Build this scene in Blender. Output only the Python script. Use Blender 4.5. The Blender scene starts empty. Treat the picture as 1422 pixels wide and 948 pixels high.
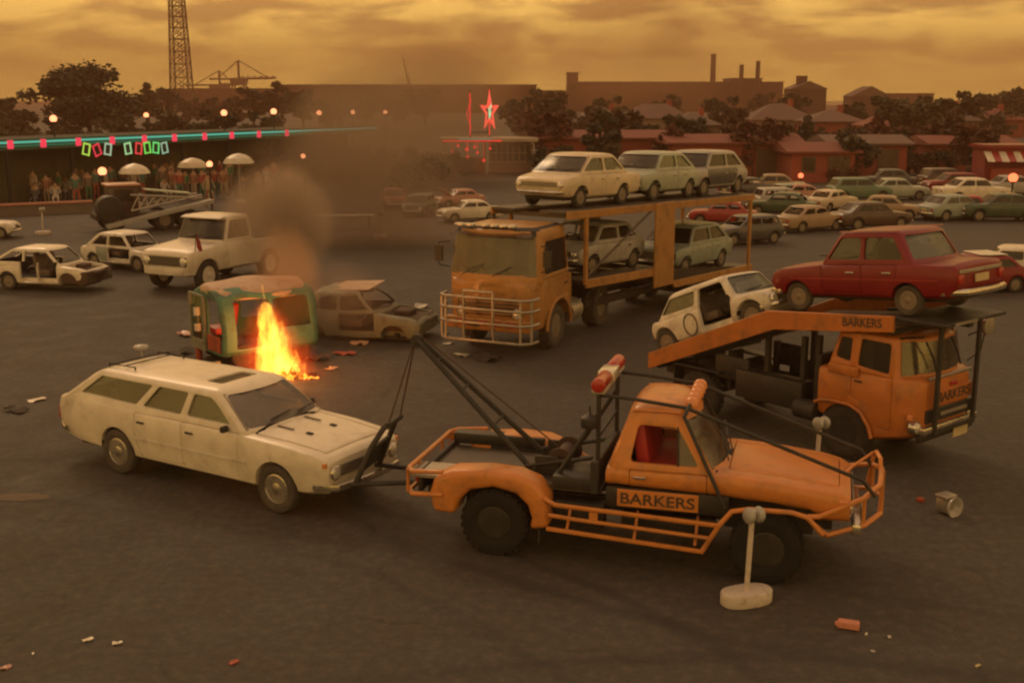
import bpy, bmesh, math, random
from mathutils import Vector, Matrix, noise
R = math.radians
PI = math.pi
S = bpy.context.scene
COL = S.collection
random.seed(11)

# ------------------------------------------------------------------ camera
F_PX, CAM_H, PITCH = 1600.0, 5.4, math.atan((474 - 135) / 1600.0)
cd = bpy.data.cameras.new('camera')
cam = bpy.data.objects.new('camera', cd)
COL.objects.link(cam)
cd.sensor_width = 36.0
cd.lens = 36.0 * F_PX / 1422.0
cd.clip_end = 12000
cam.location = (0, 0, CAM_H)
cam.rotation_euler = (PI / 2 - PITCH, 0, 0)
S.camera = cam


def ground(px, py, z=0.0):
    """the point of height z seen at photo pixel (px, py)"""
    x, y = (px - 711) / F_PX, -(py - 474) / F_PX
    d = Vector((x, math.cos(PITCH) + y * math.sin(PITCH), -math.sin(PITCH) + y * math.cos(PITCH)))
    t = (z - CAM_H) / d.z
    return Vector((0, 0, CAM_H)) + d * t


def at_depth(px, py, Y):
    x, y = (px - 711) / F_PX, -(py - 474) / F_PX
    d = Vector((x, math.cos(PITCH) + y * math.sin(PITCH), -math.sin(PITCH) + y * math.cos(PITCH)))
    return Vector((0, 0, CAM_H)) + d * (Y / d.y)


# ------------------------------------------------------------------ sky, sun, exposure
SUN_EL, SUN_AZ = R(38), R(-28)          # azimuth from +Y towards +X
W = bpy.data.worlds.new('World')
S.world = W
W.use_nodes = True
wt = W.node_tree
wt.nodes.clear()


def wn(t, **k):
    n = wt.nodes.new(t)
    for a, v in k.items():
        setattr(n, a, v)
    return n


def wmath(op, a, b=None, clamp=False):
    n = wn('ShaderNodeMath', operation=op, use_clamp=clamp)
    for i, v in enumerate((a, b)):
        if v is None:
            continue
        if isinstance(v, (int, float)):
            n.inputs[i].default_value = v
        else:
            wt.links.new(v, n.inputs[i])
    return n.outputs[0]


def wmix(fac, a, b, mode='MIX'):
    n = wn('ShaderNodeMix', data_type='RGBA', blend_type=mode)
    for sock, v in ((n.inputs[0], fac), (n.inputs[6], a), (n.inputs[7], b)):
        if isinstance(v, (int, float)):
            sock.default_value = v
        elif isinstance(v, tuple):
            sock.default_value = (*v, 1)
        else:
            wt.links.new(v, sock)
    return n.outputs[2]


sky = wn('ShaderNodeTexSky', sky_type='NISHITA', sun_disc=False)
sky.sun_elevation = SUN_EL
sky.sun_rotation = SUN_AZ
sky.altitude = 20
sky.air_density = 2.0
sky.dust_density = 6.0
geo = wn('ShaderNodeTexCoord')
sep = wn('ShaderNodeSeparateXYZ')
wt.links.new(geo.outputs['Generated'], sep.inputs[0])
zup = wmath('MAXIMUM', sep.outputs[2], 0.0)
# cloud layer: project the view direction on a high flat layer
den = wmath('ADD', zup, 0.22)
px_ = wmath('DIVIDE', sep.outputs[0], den)
py_ = wmath('DIVIDE', sep.outputs[1], den)
cmb = wn('ShaderNodeCombineXYZ')
wt.links.new(px_, cmb.inputs[0])
wt.links.new(py_, cmb.inputs[1])
nz = wn('ShaderNodeTexNoise')
nz.inputs['Scale'].default_value = 3.4
nz.inputs['Detail'].default_value = 7
nz.inputs['Roughness'].default_value = 0.52
nz.inputs['Distortion'].default_value = 0.25
wt.links.new(cmb.outputs[0], nz.inputs['Vector'])
cr = wn('ShaderNodeMapRange')
cr.inputs[1].default_value, cr.inputs[2].default_value = 0.42, 0.60
wt.links.new(nz.outputs['Fac'], cr.inputs[0])
cloud = wmath('MULTIPLY', cr.outputs[0], wmath('MULTIPLY', zup, 16.0, True), True)
# thick overcast at dusk: the veil of cloud glows gold near the horizon, paler overhead
hz = wn('ShaderNodeMapRange')
hz.inputs[1].default_value, hz.inputs[2].default_value = 0.0, 0.55
wt.links.new(zup, hz.inputs[0])
veil = wmix(hz.outputs[0], (22.0, 13.6, 2.8), (8.8, 5.8, 3.35))
dark = wmix(hz.outputs[0], (9.6, 5.4, 1.35), (5.8, 3.8, 2.2))
lum = wmix(cloud, veil, dark)
tinted = wmix(1.0, sky.outputs[0], (1.0, 0.50, 0.13), 'MULTIPLY')
allsky = wmix(0.88, tinted, lum)
bg = wn('ShaderNodeBackground')
bg.inputs['Strength'].default_value = 0.10
wt.links.new(allsky, bg.inputs['Color'])
wo = wn('ShaderNodeOutputWorld')
wt.links.new(bg.outputs[0], wo.inputs['Surface'])

sd = bpy.data.lights.new('sun', 'SUN')
sd.energy = 0.62
sd.angle = R(14)
sd.color = (1.0, 0.70, 0.40)
sun = bpy.data.objects.new('sun', sd)
COL.objects.link(sun)
sdir = Vector((math.cos(SUN_EL) * math.sin(SUN_AZ), math.cos(SUN_EL) * math.cos(SUN_AZ), math.sin(SUN_EL)))
sun.rotation_euler = sdir.to_track_quat('Z', 'Y').to_euler()

vs = S.view_settings
vs.view_transform = 'Standard'
vs.look = 'None'
vs.exposure = 0.0
vs.gamma = 1.0
vs.use_curve_mapping = False
cy = S.cycles
cy.use_denoising = True
cy.max_bounces = 6
cy.transparent_max_bounces = 12
cy.volume_bounces = 1
cy.volume_step_rate = 3.0
cy.volume_max_steps = 96
cy.sample_clamp_indirect = 4.0
cy.pixel_filter_type = 'BLACKMAN_HARRIS'
cy.filter_width = 2.3


# ------------------------------------------------------------------ materials
def new_mat(name):
    m = bpy.data.materials.new(name)
    m.use_nodes = True
    t = m.node_tree
    t.nodes.clear()
    out = t.nodes.new('ShaderNodeOutputMaterial')
    return m, t, out


def noise_node(t, scale, detail=4, rough=0.55, vec=None, coord='Object'):
    n = t.nodes.new('ShaderNodeTexNoise')
    n.inputs['Scale'].default_value = scale
    n.inputs['Detail'].default_value = detail
    n.inputs['Roughness'].default_value = rough
    if vec is None:
        c = t.nodes.new('ShaderNodeTexCoord')
        vec = c.outputs[coord]
    t.links.new(vec, n.inputs['Vector'])
    return n.outputs['Fac']


def rng(t, v, a, b, c=0.0, d=1.0):
    n = t.nodes.new('ShaderNodeMapRange')
    for i, x in enumerate((a, b, c, d)):
        n.inputs[i + 1].default_value = x
    t.links.new(v, n.inputs[0])
    return n.outputs[0]


def mix(t, fac, a, b, mode='MIX'):
    n = t.nodes.new('ShaderNodeMix')
    n.data_type = 'RGBA'
    n.blend_type = mode
    for sock, v in ((n.inputs[0], fac), (n.inputs[6], a), (n.inputs[7], b)):
        if isinstance(v, (int, float)):
            sock.default_value = v
        elif isinstance(v, tuple):
            sock.default_value = (*v, 1)
        else:
            t.links.new(v, sock)
    return n.outputs[2]


def mathn(t, op, a, b=None, clamp=False):
    n = t.nodes.new('ShaderNodeMath')
    n.operation = op
    n.use_clamp = clamp
    for i, v in enumerate((a, b)):
        if v is None:
            continue
        if isinstance(v, (int, float)):
            n.inputs[i].default_value = v
        else:
            t.links.new(v, n.inputs[i])
    return n.outputs[0]


def surf(name, col, rough=0.6, metal=0.0, wear=None, wear_amt=0.4, scale=3.0, spec=0.5, bump=0.0, bscale=40, coat=0.0, coord='Object'):
    """a principled surface whose colour and gloss wander with noise; wear = the colour of its dirt or rust blotches"""
    m, t, out = new_mat(name)
    p = t.nodes.new('ShaderNodeBsdfPrincipled')
    t.links.new(p.outputs[0], out.inputs['Surface'])
    n1 = noise_node(t, scale, 6, 0.62, coord=coord)
    c = mix(t, rng(t, n1, 0.3, 0.7), tuple(x * 0.86 for x in col), tuple(min(1, x * 1.10) for x in col))
    if wear is not None:
        n2 = noise_node(t, scale * 1.7, 8, 0.68, coord=coord)
        c = mix(t, rng(t, n2, 0.50, 0.72, 0.0, wear_amt), c, wear)
    t.links.new(c, p.inputs['Base Color'])
    t.links.new(rng(t, n1, 0.3, 0.7, max(0.02, rough - 0.08), min(1, rough + 0.1)), p.inputs['Roughness'])
    p.inputs['Metallic'].default_value = metal
    p.inputs['Specular IOR Level'].default_value = spec
    if coat:
        p.inputs['Coat Weight'].default_value = coat
        p.inputs['Coat Roughness'].default_value = 0.18
    if bump:
        b = t.nodes.new('ShaderNodeBump')
        b.inputs['Strength'].default_value = bump
        b.inputs['Distance'].default_value = 0.02
        t.links.new(noise_node(t, bscale, 6, 0.6, coord=coord), b.inputs['Height'])
        t.links.new(b.outputs[0], p.inputs['Normal'])
    return m


DUST = (0.16, 0.11, 0.075)
RUST = (0.13, 0.05, 0.022)
SOOT = (0.018, 0.015, 0.013)
GRIME = (0.22, 0.15, 0.10)


def paint(name, col, rough=0.36, dirt=0.55, wear=DUST, coat=0.25):
    return surf(name, col, rough, 0.0, wear, dirt, 2.2, 0.45, coat=coat, bump=0.22, bscale=3.2)


def glow(name, col, strength):
    m, t, out = new_mat(name)
    e = t.nodes.new('ShaderNodeEmission')
    e.inputs[0].default_value = (*col, 1)
    e.inputs[1].default_value = strength
    t.links.new(e.outputs[0], out.inputs['Surface'])
    return m


def glass(name, tint=(0.80, 0.82, 0.76), refl=0.07, dust=0.02):
    m, t, out = new_mat(name)
    tr = t.nodes.new('ShaderNodeBsdfTransparent')
    tr.inputs[0].default_value = (*tint, 1)
    gl = t.nodes.new('ShaderNodeBsdfGlossy')
    gl.inputs['Roughness'].default_value = 0.14
    gl.inputs['Color'].default_value = (0.9, 0.9, 0.9, 1)
    df = t.nodes.new('ShaderNodeBsdfDiffuse')
    df.inputs[0].default_value = (0.40, 0.33, 0.26, 1)
    fr = t.nodes.new('ShaderNodeLayerWeight')
    fr.inputs[0].default_value = 0.35
    m1 = t.nodes.new('ShaderNodeMixShader')
    t.links.new(rng(t, fr.outputs['Fresnel'], 0, 1, refl * 0.35, min(1.0, refl * 3)), m1.inputs[0])
    t.links.new(tr.outputs[0], m1.inputs[1])
    t.links.new(gl.outputs[0], m1.inputs[2])
    m2 = t.nodes.new('ShaderNodeMixShader')
    t.links.new(rng(t, noise_node(t, 3.5, 6, 0.65), 0.35, 0.7, dust * 0.5, dust * 1.8), m2.inputs[0])
    t.links.new(m1.outputs[0], m2.inputs[1])
    t.links.new(df.outputs[0], m2.inputs[2])
    t.links.new(m2.outputs[0], out.inputs['Surface'])
    return m


M = {}
M['white'] = paint('cream white paint', (0.66, 0.58, 0.47), 0.40, 0.30, GRIME)
M['white2'] = paint('chalky white paint', (0.62, 0.56, 0.48), 0.5, 0.7, GRIME)
M['cream'] = paint('cream paint', (0.58, 0.47, 0.34), 0.42, 0.5, GRIME)
M['palegreen'] = paint('pale green paint', (0.34, 0.37, 0.30), 0.42, 0.5, GRIME)
M['greygreen'] = paint('grey green paint', (0.24, 0.28, 0.24), 0.45, 0.6)
M['silver'] = paint('faded silver paint', (0.34, 0.32, 0.30), 0.4, 0.6)
M['dgreen'] = paint('dark green paint', (0.035, 0.07, 0.04), 0.4, 0.5)
M['dbrown'] = paint('dark brown paint', (0.07, 0.04, 0.028), 0.4, 0.5)
M['dblue'] = paint('dark blue grey paint', (0.06, 0.06, 0.065), 0.4, 0.5)
M['pink'] = paint('faded pink paint', (0.42, 0.20, 0.15), 0.5, 0.5)
M['red'] = paint('dark red paint', (0.18, 0.006, 0.010), 0.38, 0.35, (0.085, 0.012, 0.014), 0.08)
M['red2'] = paint('brighter red paint', (0.30, 0.025, 0.02), 0.4, 0.4)
M['orange'] = paint('tow truck orange paint', (0.56, 0.20, 0.042), 0.44, 0.7, (0.24, 0.11, 0.055))
M['orange2'] = paint('tilt truck orange paint', (0.46, 0.145, 0.026), 0.46, 0.75, (0.17, 0.08, 0.04))
M['ochre'] = paint('ochre yellow paint', (0.37, 0.175, 0.048), 0.45, 0.7, (0.13, 0.07, 0.035))
M['black'] = surf('black paint', (0.018, 0.016, 0.015), 0.5, 0, (0.06, 0.045, 0.03), 0.5)
M['blackm'] = surf('black matt steel', (0.022, 0.020, 0.018), 0.62, 0.0, (0.07, 0.05, 0.035), 0.5, 4)
M['dark'] = surf('dark trim', (0.02, 0.018, 0.017), 0.8, 0, (0.05, 0.04, 0.03), 0.4)
M['under'] = surf('underbody steel', (0.03, 0.026, 0.022), 0.85, 0, RUST, 0.5)
M['tyre'] = surf('tyre rubber', (0.028, 0.025, 0.023), 0.85, 0, (0.085, 0.062, 0.045), 0.6, 5, bump=0.3, bscale=60)
M['shaded_tyre'] = surf('dark tyre rubber', (0.008, 0.007, 0.007), 0.9, 0, (0.022, 0.017, 0.013), 0.5, 5, bump=0.3, bscale=60)  # near-black tyre copy: the shadow under the mudguards is put into its colour
M['dusty'] = surf('dusty tyre rubber', (0.06, 0.05, 0.042), 0.9, 0, (0.15, 0.11, 0.08), 0.7, 4, bump=0.3, bscale=60)
M['steel'] = surf('painted wheel steel', (0.22, 0.18, 0.14), 0.5, 0.4, DUST, 0.6, 6)
M['hub'] = surf('chrome hub cap', (0.55, 0.50, 0.44), 0.28, 0.85, DUST, 0.6, 6)
M['chrome'] = surf('chrome trim', (0.62, 0.57, 0.50), 0.22, 0.9, DUST, 0.45, 5)
M['alloy'] = surf('dull aluminium', (0.40, 0.36, 0.31), 0.45, 0.7, DUST, 0.5, 5)
M['glass'] = glass('car glass')
M['dglass'] = glass('dark car glass', (0.58, 0.56, 0.52), 0.07, 0.02)
M['dustglass'] = glass('dusty windscreen', (0.62, 0.58, 0.53), 0.12, 0.10)
M['seat'] = surf('tan vinyl seat', (0.11, 0.078, 0.055), 0.6)
M['redseat'] = surf('red vinyl seat', (0.42, 0.028, 0.03), 0.5)
M['lens'] = surf('headlamp glass', (0.60, 0.56, 0.50), 0.15, 0.3, None, 0, 5, 0.8)
M['redlens'] = surf('red lamp lens', (0.36, 0.02, 0.012), 0.25, 0, None, 0, 5, 0.7)
M['amber'] = surf('amber lamp lens', (0.65, 0.24, 0.08), 0.25, 0, None, 0, 5, 0.7)
M['plate'] = surf('number plate', (0.50, 0.40, 0.22), 0.5)
M['concrete'] = surf('painted concrete', (0.55, 0.47, 0.40), 0.8, 0, GRIME, 0.7, 6, bump=0.15)
M['burnt'] = surf('burnt sheet metal', (0.07, 0.045, 0.03), 0.85, 0, RUST, 0.7, 3, bump=0.2, bscale=20)
M['burntgreen'] = surf('scorched green paint', (0.075, 0.17, 0.12), 0.7, 0, (0.05, 0.03, 0.02), 0.9, 1.8)
M['burntpale'] = surf('scorched pale green paint', (0.20, 0.20, 0.145), 0.65, 0, (0.10, 0.06, 0.035), 0.8, 2.5)
M['burntpink'] = surf('scorched cream roof', (0.46, 0.30, 0.20), 0.6, 0, (0.20, 0.07, 0.04), 0.75, 2.0)
M['burntred'] = surf('scorched red paint', (0.33, 0.055, 0.022), 0.6, 0, (0.08, 0.03, 0.02), 0.7, 3)
M['wood'] = surf('weathered deck planks', (0.11, 0.07, 0.045), 0.8, 0, (0.05, 0.035, 0.025), 0.6, 5)
M['cable'] = surf('rusty steel cable', (0.07, 0.04, 0.03), 0.7, 0.3)
M['tray'] = surf('scuffed tray floor', (0.10, 0.085, 0.07), 0.6, 0.2, RUST, 0.5, 5)


# ------------------------------------------------------------------ mesh helpers
class MB:
    """collects simple shapes into one mesh"""

    def __init__(self):
        self.v, self.f = [], []

    def add(self, verts, faces):
        o = len(self.v)
        self.v += [tuple(p) for p in verts]
        self.f += [tuple(i + o for i in q) for q in faces]
        return self

    def box(self, c, s, rz=0.0, ry=0.0, rx=0.0, taper=1.0):
        m = Matrix.Rotation(rz, 3, 'Z') @ Matrix.Rotation(ry, 3, 'Y') @ Matrix.Rotation(rx, 3, 'X')
        vs_ = []
        for z in (-1, 1):
            k = taper if z > 0 else 1.0
            for x, y in ((-1, -1), (1, -1), (1, 1), (-1, 1)):
                vs_.append(Vector(c) + m @ Vector((x * s[0] / 2 * k, y * s[1] / 2 * k, z * s[2] / 2)))
        return self.add(vs_, [(3, 2, 1, 0), (4, 5, 6, 7), (0, 1, 5, 4), (1, 2, 6, 5), (2, 3, 7, 6), (3, 0, 4, 7)])

    def tube(self, pts, r, n=8, closed=False, r2=None):
        pts = [Vector(p) for p in pts]
        N = len(pts)
        rings = []
        up = None
        for i, p in enumerate(pts):
            a = pts[i - 1] if (i > 0 or closed) else None
            b = pts[(i + 1) % N] if (i < N - 1 or closed) else None
            d1 = (p - a).normalized() if a is not None else None
            d2 = (b - p).normalized() if b is not None else None
            d = (d1 + d2) if (d1 is not None and d2 is not None) else (d1 if d1 is not None else d2)
            if d.length < 1e-6:
                d = d2
            d = d.normalized()
            if up is None:
                up = Vector((0, 0, 1)) if abs(d.z) < 0.9 else Vector((1, 0, 0))
            sx = d.cross(up)
            if sx.length < 1e-4:
                sx = d.cross(Vector((0.3, 1, 0.2)))
            sx.normalize()
            up = sx.cross(d).normalized()
            k = 1.0
            if d1 is not None and d2 is not None:
                c = max(0.35, math.cos(d1.angle(d2) / 2))
                k = 1.0 / c
            rr = r if r2 is None else r + (r2 - r) * i / max(1, N - 1)
            bis = (d2 - d1) if (d1 is not None and d2 is not None) else Vector((0, 0, 0))
            ring = []
            for j in range(n):
                t = 2 * PI * j / n
                o = sx * math.cos(t) * rr + up * math.sin(t) * rr
                if bis.length > 1e-5:
                    bn = bis.normalized()
                    o += bn * o.dot(bn) * (k - 1)
                ring.append(p + o)
            rings.append(ring)
        vs_ = [q for ring in rings for q in ring]
        fs = []
        for i in range(N if closed else N - 1):
            a, b = i * n, ((i + 1) % N) * n
            for j in range(n):
                fs.append((a + j, a + (j + 1) % n, b + (j + 1) % n, b + j))
        if not closed:
            fs.append(tuple(range(n))[::-1])
            fs.append(tuple((N - 1) * n + j for j in range(n)))
        return self.add(vs_, fs)

    def lathe(self, prof, n=24, c=(0, 0, 0), axis='Z', closed=False):
        """prof: (radius, height) pairs along the axis"""
        vs_ = []
        for r, h in prof:
            for j in range(n):
                t = 2 * PI * j / n
                p = (r * math.cos(t), r * math.sin(t), h)
                if axis == 'Y':
                    p = (p[0], p[2], p[1])
                elif axis == 'X':
                    p = (p[2], p[0], p[1])
                vs_.append(Vector(p) + Vector(c))
        fs = []
        K = len(prof)
        for i in range(K if closed else K - 1):
            a, b = i * n, ((i + 1) % K) * n
            for j in range(n):
                fs.append((a + j, a + (j + 1) % n, b + (j + 1) % n, b + j))
        if not closed:
            if prof[0][0] > 1e-4:
                fs.append(tuple(range(n))[::-1])
            if prof[-1][0] > 1e-4:
                fs.append(tuple((K - 1) * n + j for j in range(n)))
        return self.add(vs_, fs)

    def prism(self, poly, a, b, axis='Y'):
        """poly in the plane across the axis: Y -> (x,z), X -> (y,z), Z -> (x,y)"""
        def p3(u, v, w):
            return {'Y': (u, w, v), 'X': (w, u, v), 'Z': (u, v, w)}[axis]
        n = len(poly)
        vs_ = [p3(u, v, a) for u, v in poly] + [p3(u, v, b) for u, v in poly]
        fs = [tuple(range(n))[::-1], tuple(range(n, 2 * n))]
        fs += [(i, (i + 1) % n, n + (i + 1) % n, n + i) for i in range(n)]
        return self.add(vs_, fs)

    def loft(self, rings, cap=True):
        n = len(rings[0])
        vs_ = [p for r in rings for p in r]
        fs = []
        for i in range(len(rings) - 1):
            for j in range(n):
                fs.append((i * n + j, i * n + (j + 1) % n, (i + 1) * n + (j + 1) % n, (i + 1) * n + j))
        if cap:
            fs.append(tuple(range(n))[::-1])
            fs.append(tuple((len(rings) - 1) * n + j for j in range(n)))
        return self.add(vs_, fs)

    def sphere(self, c, r, n=12, m=8, sz=1.0):
        prof = [(max(1e-5, r * math.sin(PI * i / m)), -r * sz * math.cos(PI * i / m)) for i in range(m + 1)]
        return self.lathe(prof, n, c)

    def mesh(self, name='mesh', fix=True):
        me = bpy.data.meshes.new(name)
        me.from_pydata(self.v, [], self.f)
        if fix:
            bm = bmesh.new()
            bm.from_mesh(me)
            bmesh.ops.remove_doubles(bm, verts=bm.verts, dist=1e-5)
            bmesh.ops.recalc_face_normals(bm, faces=bm.faces)
            bm.to_mesh(me)
            bm.free()
        return me

    def build(self, name, mat, parent=None, smooth=35, bevel=0.0, seg=2):
        me = self.mesh(name)
        if bevel:
            me = bake(me, [], bevel, seg)
        return put(name, me, mat, parent, smooth)


def put(name, me, mat, parent=None, smooth=35):
    o = bpy.data.objects.new(name, me)
    me.name = name
    COL.objects.link(o)
    me.materials.clear()
    me.materials.append(M[mat] if isinstance(mat, str) else mat)
    if smooth:
        me.shade_smooth()
        me.set_sharp_from_angle(angle=R(smooth))
    if parent is not None:
        o.parent = parent
    return o


_bake_scene = bpy.data.scenes.new('workshop')


def bake(me, ops, bevel=0.0, seg=2, ang=34, subsurf=0, solid=0.0):
    """runs boolean (op, cutter mesh) steps and a bevel on a mesh and returns the result"""
    o = bpy.data.objects.new('work', me)
    _bake_scene.collection.objects.link(o)
    tmp = [o]
    if solid:
        m = o.modifiers.new('s', 'SOLIDIFY')
        m.thickness = solid
        m.offset = -1
    for op, cut in ops:
        c = bpy.data.objects.new('cut', cut)
        _bake_scene.collection.objects.link(c)
        tmp.append(c)
        m = o.modifiers.new('b', 'BOOLEAN')
        m.operation = op
        m.solver = 'EXACT'
        m.object = c
    if bevel:
        m = o.modifiers.new('v', 'BEVEL')
        m.width = bevel
        m.segments = seg
        m.limit_method = 'ANGLE'
        m.angle_limit = R(ang)
        m.use_clamp_overlap = True
    if subsurf:
        m = o.modifiers.new('u', 'SUBSURF')
        m.levels = subsurf
    vl = _bake_scene.view_layers[0]
    vl.update()
    dg = vl.depsgraph
    dg.update()
    res = bpy.data.meshes.new_from_object(o.evaluated_get(dg), depsgraph=dg)
    for t in tmp:
        bpy.data.objects.remove(t)
    return res


def thing(name, label, cat, loc=(0, 0, 0), rz=0.0, group=None, kind=None):
    o = bpy.data.objects.new(name, None)
    o.empty_display_size = 0.3
    COL.objects.link(o)
    o.location = loc
    o.rotation_euler = (0, 0, rz)
    return tag(o, label, cat, group, kind)


def tag(o, label=None, cat=None, group=None, kind=None):
    for k, v in (('label', label), ('category', cat), ('group', group), ('kind', kind)):
        if v:
            o[k] = v
    return o


def kids(o):
    return [c for c in COL.objects if c.parent == o]


def copy_tree(o, parent=None):
    c = o.copy()
    COL.objects.link(c)
    if parent is not None:
        c.parent = parent
    for ch in kids(o):
        copy_tree(ch, c)
    return c


def lerp(tab, x):
    """linear interpolation in a table sorted by its first column"""
    if x <= tab[0][0]:
        return tab[0][1]
    for (a, va), (b, vb) in zip(tab, tab[1:]):
        if x <= b:
            return va + (vb - va) * (x - a) / (b - a) if b > a else vb
    return tab[-1][1]


def text_mesh(s, size, depth=0.004, bold=0.0):
    cu = bpy.data.curves.new('text', 'FONT')
    cu.body = s
    cu.size = size
    cu.extrude = depth
    cu.offset = bold
    cu.align_x = 'CENTER'
    cu.align_y = 'CENTER'
    o = bpy.data.objects.new('text', cu)
    _bake_scene.collection.objects.link(o)
    vl = _bake_scene.view_layers[0]
    vl.update()
    dg = vl.depsgraph
    dg.update()
    me = bpy.data.meshes.new_from_object(o.evaluated_get(dg), depsgraph=dg)
    bpy.data.objects.remove(o)
    return me


def lettering(name, s, w, h, c, xdir, updir, mat, parent):
    """text fitted to width w and height h, centred at c, running along xdir"""
    me = text_mesh(s, 1.0, 0.01, 0.02)
    xs = [v.co.x for v in me.vertices]
    ys = [v.co.y for v in me.vertices]
    cx_, cy_ = (min(xs) + max(xs)) / 2, (min(ys) + max(ys)) / 2
    kx, ky = w / (max(xs) - min(xs)), h / (max(ys) - min(ys))
    X = Vector(xdir).normalized()
    U = Vector(updir).normalized()
    N = X.cross(U)
    for v in me.vertices:
        p = v.co.copy()
        v.co = Vector(c) + X * (p.x - cx_) * kx + U * (p.y - cy_) * ky + N * p.z * 0.4
    return put(name, me, mat, parent, 0)


# ------------------------------------------------------------------ vehicle kit
def hull(top, bot, plan, crown=0.03, step=0.22, tuck=0.965, shoulder=0.05):
    """closed lower body lofted from the side profile (top and bottom lines) and the plan half widths"""
    xs = set()
    lo = max(top[0][0], bot[0][0], plan[0][0])
    hi = min(top[-1][0], bot[-1][0], plan[-1][0])
    for tab in (top, bot, plan):
        xs |= {round(min(hi, max(lo, p[0])), 4) for p in tab}
    xs = sorted(xs)
    full = []
    for a, b in zip(xs, xs[1:]):
        k = max(1, int((b - a) / step))
        full += [a + (b - a) * i / k for i in range(k)]
    full.append(xs[-1])
    rings = []
    for x in full:
        zt, zb, w = lerp(top, x), lerp(bot, x), lerp(plan, x)
        h = max(0.02, zt - zb)
        sh = min(shoulder, h * 0.25)
        half = [(0, zb), (w * .86, zb), (w * .955, zb + min(.05, h * .15)), (w * .995, zb + .36 * h), (w, zb + .62 * h),
                (w * .992, zt - sh), (w * tuck, zt - sh * .25), (w * .88, zt + .005), (w * .5, zt + crown * .75), (0, zt + crown)]
        ring = [(x, y, z) for y, z in half] + [(x, -y, z) for y, z in half[-2:0:-1]]
        rings.append(ring)
    return MB().loft(rings).mesh()


def gh_ring(g, t, inset=0.0, shrink=0.0, z=None):
    """one level of a greenhouse: t 0 at the belt line, 1 at the roof edge"""
    shrink = shrink * min(1.0, (g['A1'] - g['C1']) / 1.2)
    zz = g['belt'] + (g['roof'] - g['belt']) * t if z is None else z
    xf = g['A0'] + (g['A1'] - g['A0']) * t - inset - shrink
    xr = g['C0'] + (g['C1'] - g['C0']) * t + inset + shrink
    w = g['wb'] + (g['wr'] - g['wb']) * t - inset - shrink
    bow = g.get('bow', 0.07)
    c = g.get('corner', 0.10)
    half = [(xf + bow, 0), (xf + bow * .7, .5 * w), (xf, .84 * w), (xf - c * .35, .95 * w), (xf - c * 1.2, w)]
    mid = [(xf + (xr - xf) * k, w * (1.0 + 0.012)) for k in (.35, .65)]
    rb = g.get('rbow', bow * .6)
    rear = [(xr + c * 1.2, w), (xr + c * .35, .95 * w), (xr, .84 * w), (xr - rb * .7, .5 * w), (xr - rb, 0)]
    h = half + mid + rear
    return [(x, y, zz) for x, y in h] + [(x, -y, zz) for x, y in h[-2:0:-1]]


def greenhouse(g, inset=0.0, low=None):
    rings = []
    if low is not None:
        rings.append(gh_ring(g, 0, inset, z=low))
    else:
        rings.append(gh_ring(g, 0, inset, z=g['belt'] - 0.10))
    rings.append(gh_ring(g, 0.0, inset))
    rings.append(gh_ring(g, 0.5, inset))
    rings.append(gh_ring(g, 0.88, inset))
    top = g['roof'] - inset
    cr = g.get('crown', 0.035)
    rings.append(gh_ring(g, 0.96, inset, .012, z=top - .022))
    rings.append(gh_ring(g, 1.0, inset, .05, z=top))
    rings.append(gh_ring(g, 1.0, inset, .16, z=top + cr * .6))
    rings.append(gh_ring(g, 1.0, inset, .34, z=top + cr * .95))
    last = rings[-1]
    mx = sum(p[0] for p in last) / len(last)
    rings.append([(mx + (x - mx) * .4, y * .4, top + cr) for x, y, z in last])
    return MB().loft(rings).mesh()


def side_pane(g, poly, side, out=-0.022, grow=0.025):
    cx_ = sum(p[0] for p in poly) / len(poly)
    cz_ = sum(p[1] for p in poly) / len(poly)
    pts = []
    for x, z in poly:
        d = Vector((x - cx_, z - cz_))
        d = d * (1 + grow / max(.05, d.length))
        x2, z2 = cx_ + d.x, cz_ + d.y
        t = (z2 - g['belt']) / (g['roof'] - g['belt'])
        y = g['wb'] + (g['wr'] - g['wb']) * t + out
        pts.append((x2, y, z2))
    b = MB()
    n = len(pts)
    vs_ = [(x, side * y, z) for x, y, z in pts] + [(x, side * (y - .006), z) for x, y, z in pts]
    fs = [tuple(range(n)), tuple(range(n, 2 * n))[::-1]] + [(i, (i + 1) % n, n + (i + 1) % n, n + i) for i in range(n)]
    return b.add(vs_, fs)


def end_pane(g, front, t0, t1, side_in=0.06, out=-0.02):
    b = MB()
    cols = 7
    rows = []
    for t in (t0, (t0 + t1) / 2, t1):
        z = g['belt'] + (g['roof'] - g['belt']) * t
        w = g['wb'] + (g['wr'] - g['wb']) * t - side_in
        bow = g.get('bow', .07) if front else g.get('rbow', g.get('bow', .07) * .6)
        x0 = (g['A0'] + (g['A1'] - g['A0']) * t) if front else (g['C0'] + (g['C1'] - g['C0']) * t)
        s = 1 if front else -1
        rows.append([(x0 + s * (out + bow * (1 - (abs(k) / 3.0) ** 1.6 * 1.0)), w * k / 3.0, z) for k in range(-3, 4)])
    vs_ = [p for r in rows for p in r]
    off = [(x - (0.006 if front else -0.006), y, z) for x, y, z in vs_]
    n = len(vs_)
    fs = []
    for i in range(2):
        for j in range(cols - 1):
            q = (i * cols + j, i * cols + j + 1, (i + 1) * cols + j + 1, (i + 1) * cols + j)
            fs.append(q)
            fs.append(tuple(k + n for k in q[::-1]))
    rim = list(range(cols)) + [cols * 2 - 1] + list(range(cols * 3 - 1, cols * 2 - 1, -1)) + [cols]
    for a, c in zip(rim, rim[1:] + rim[:1]):
        fs.append((a, c, c + n, a + n))
    return b.add(vs_ + off, fs)


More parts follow.
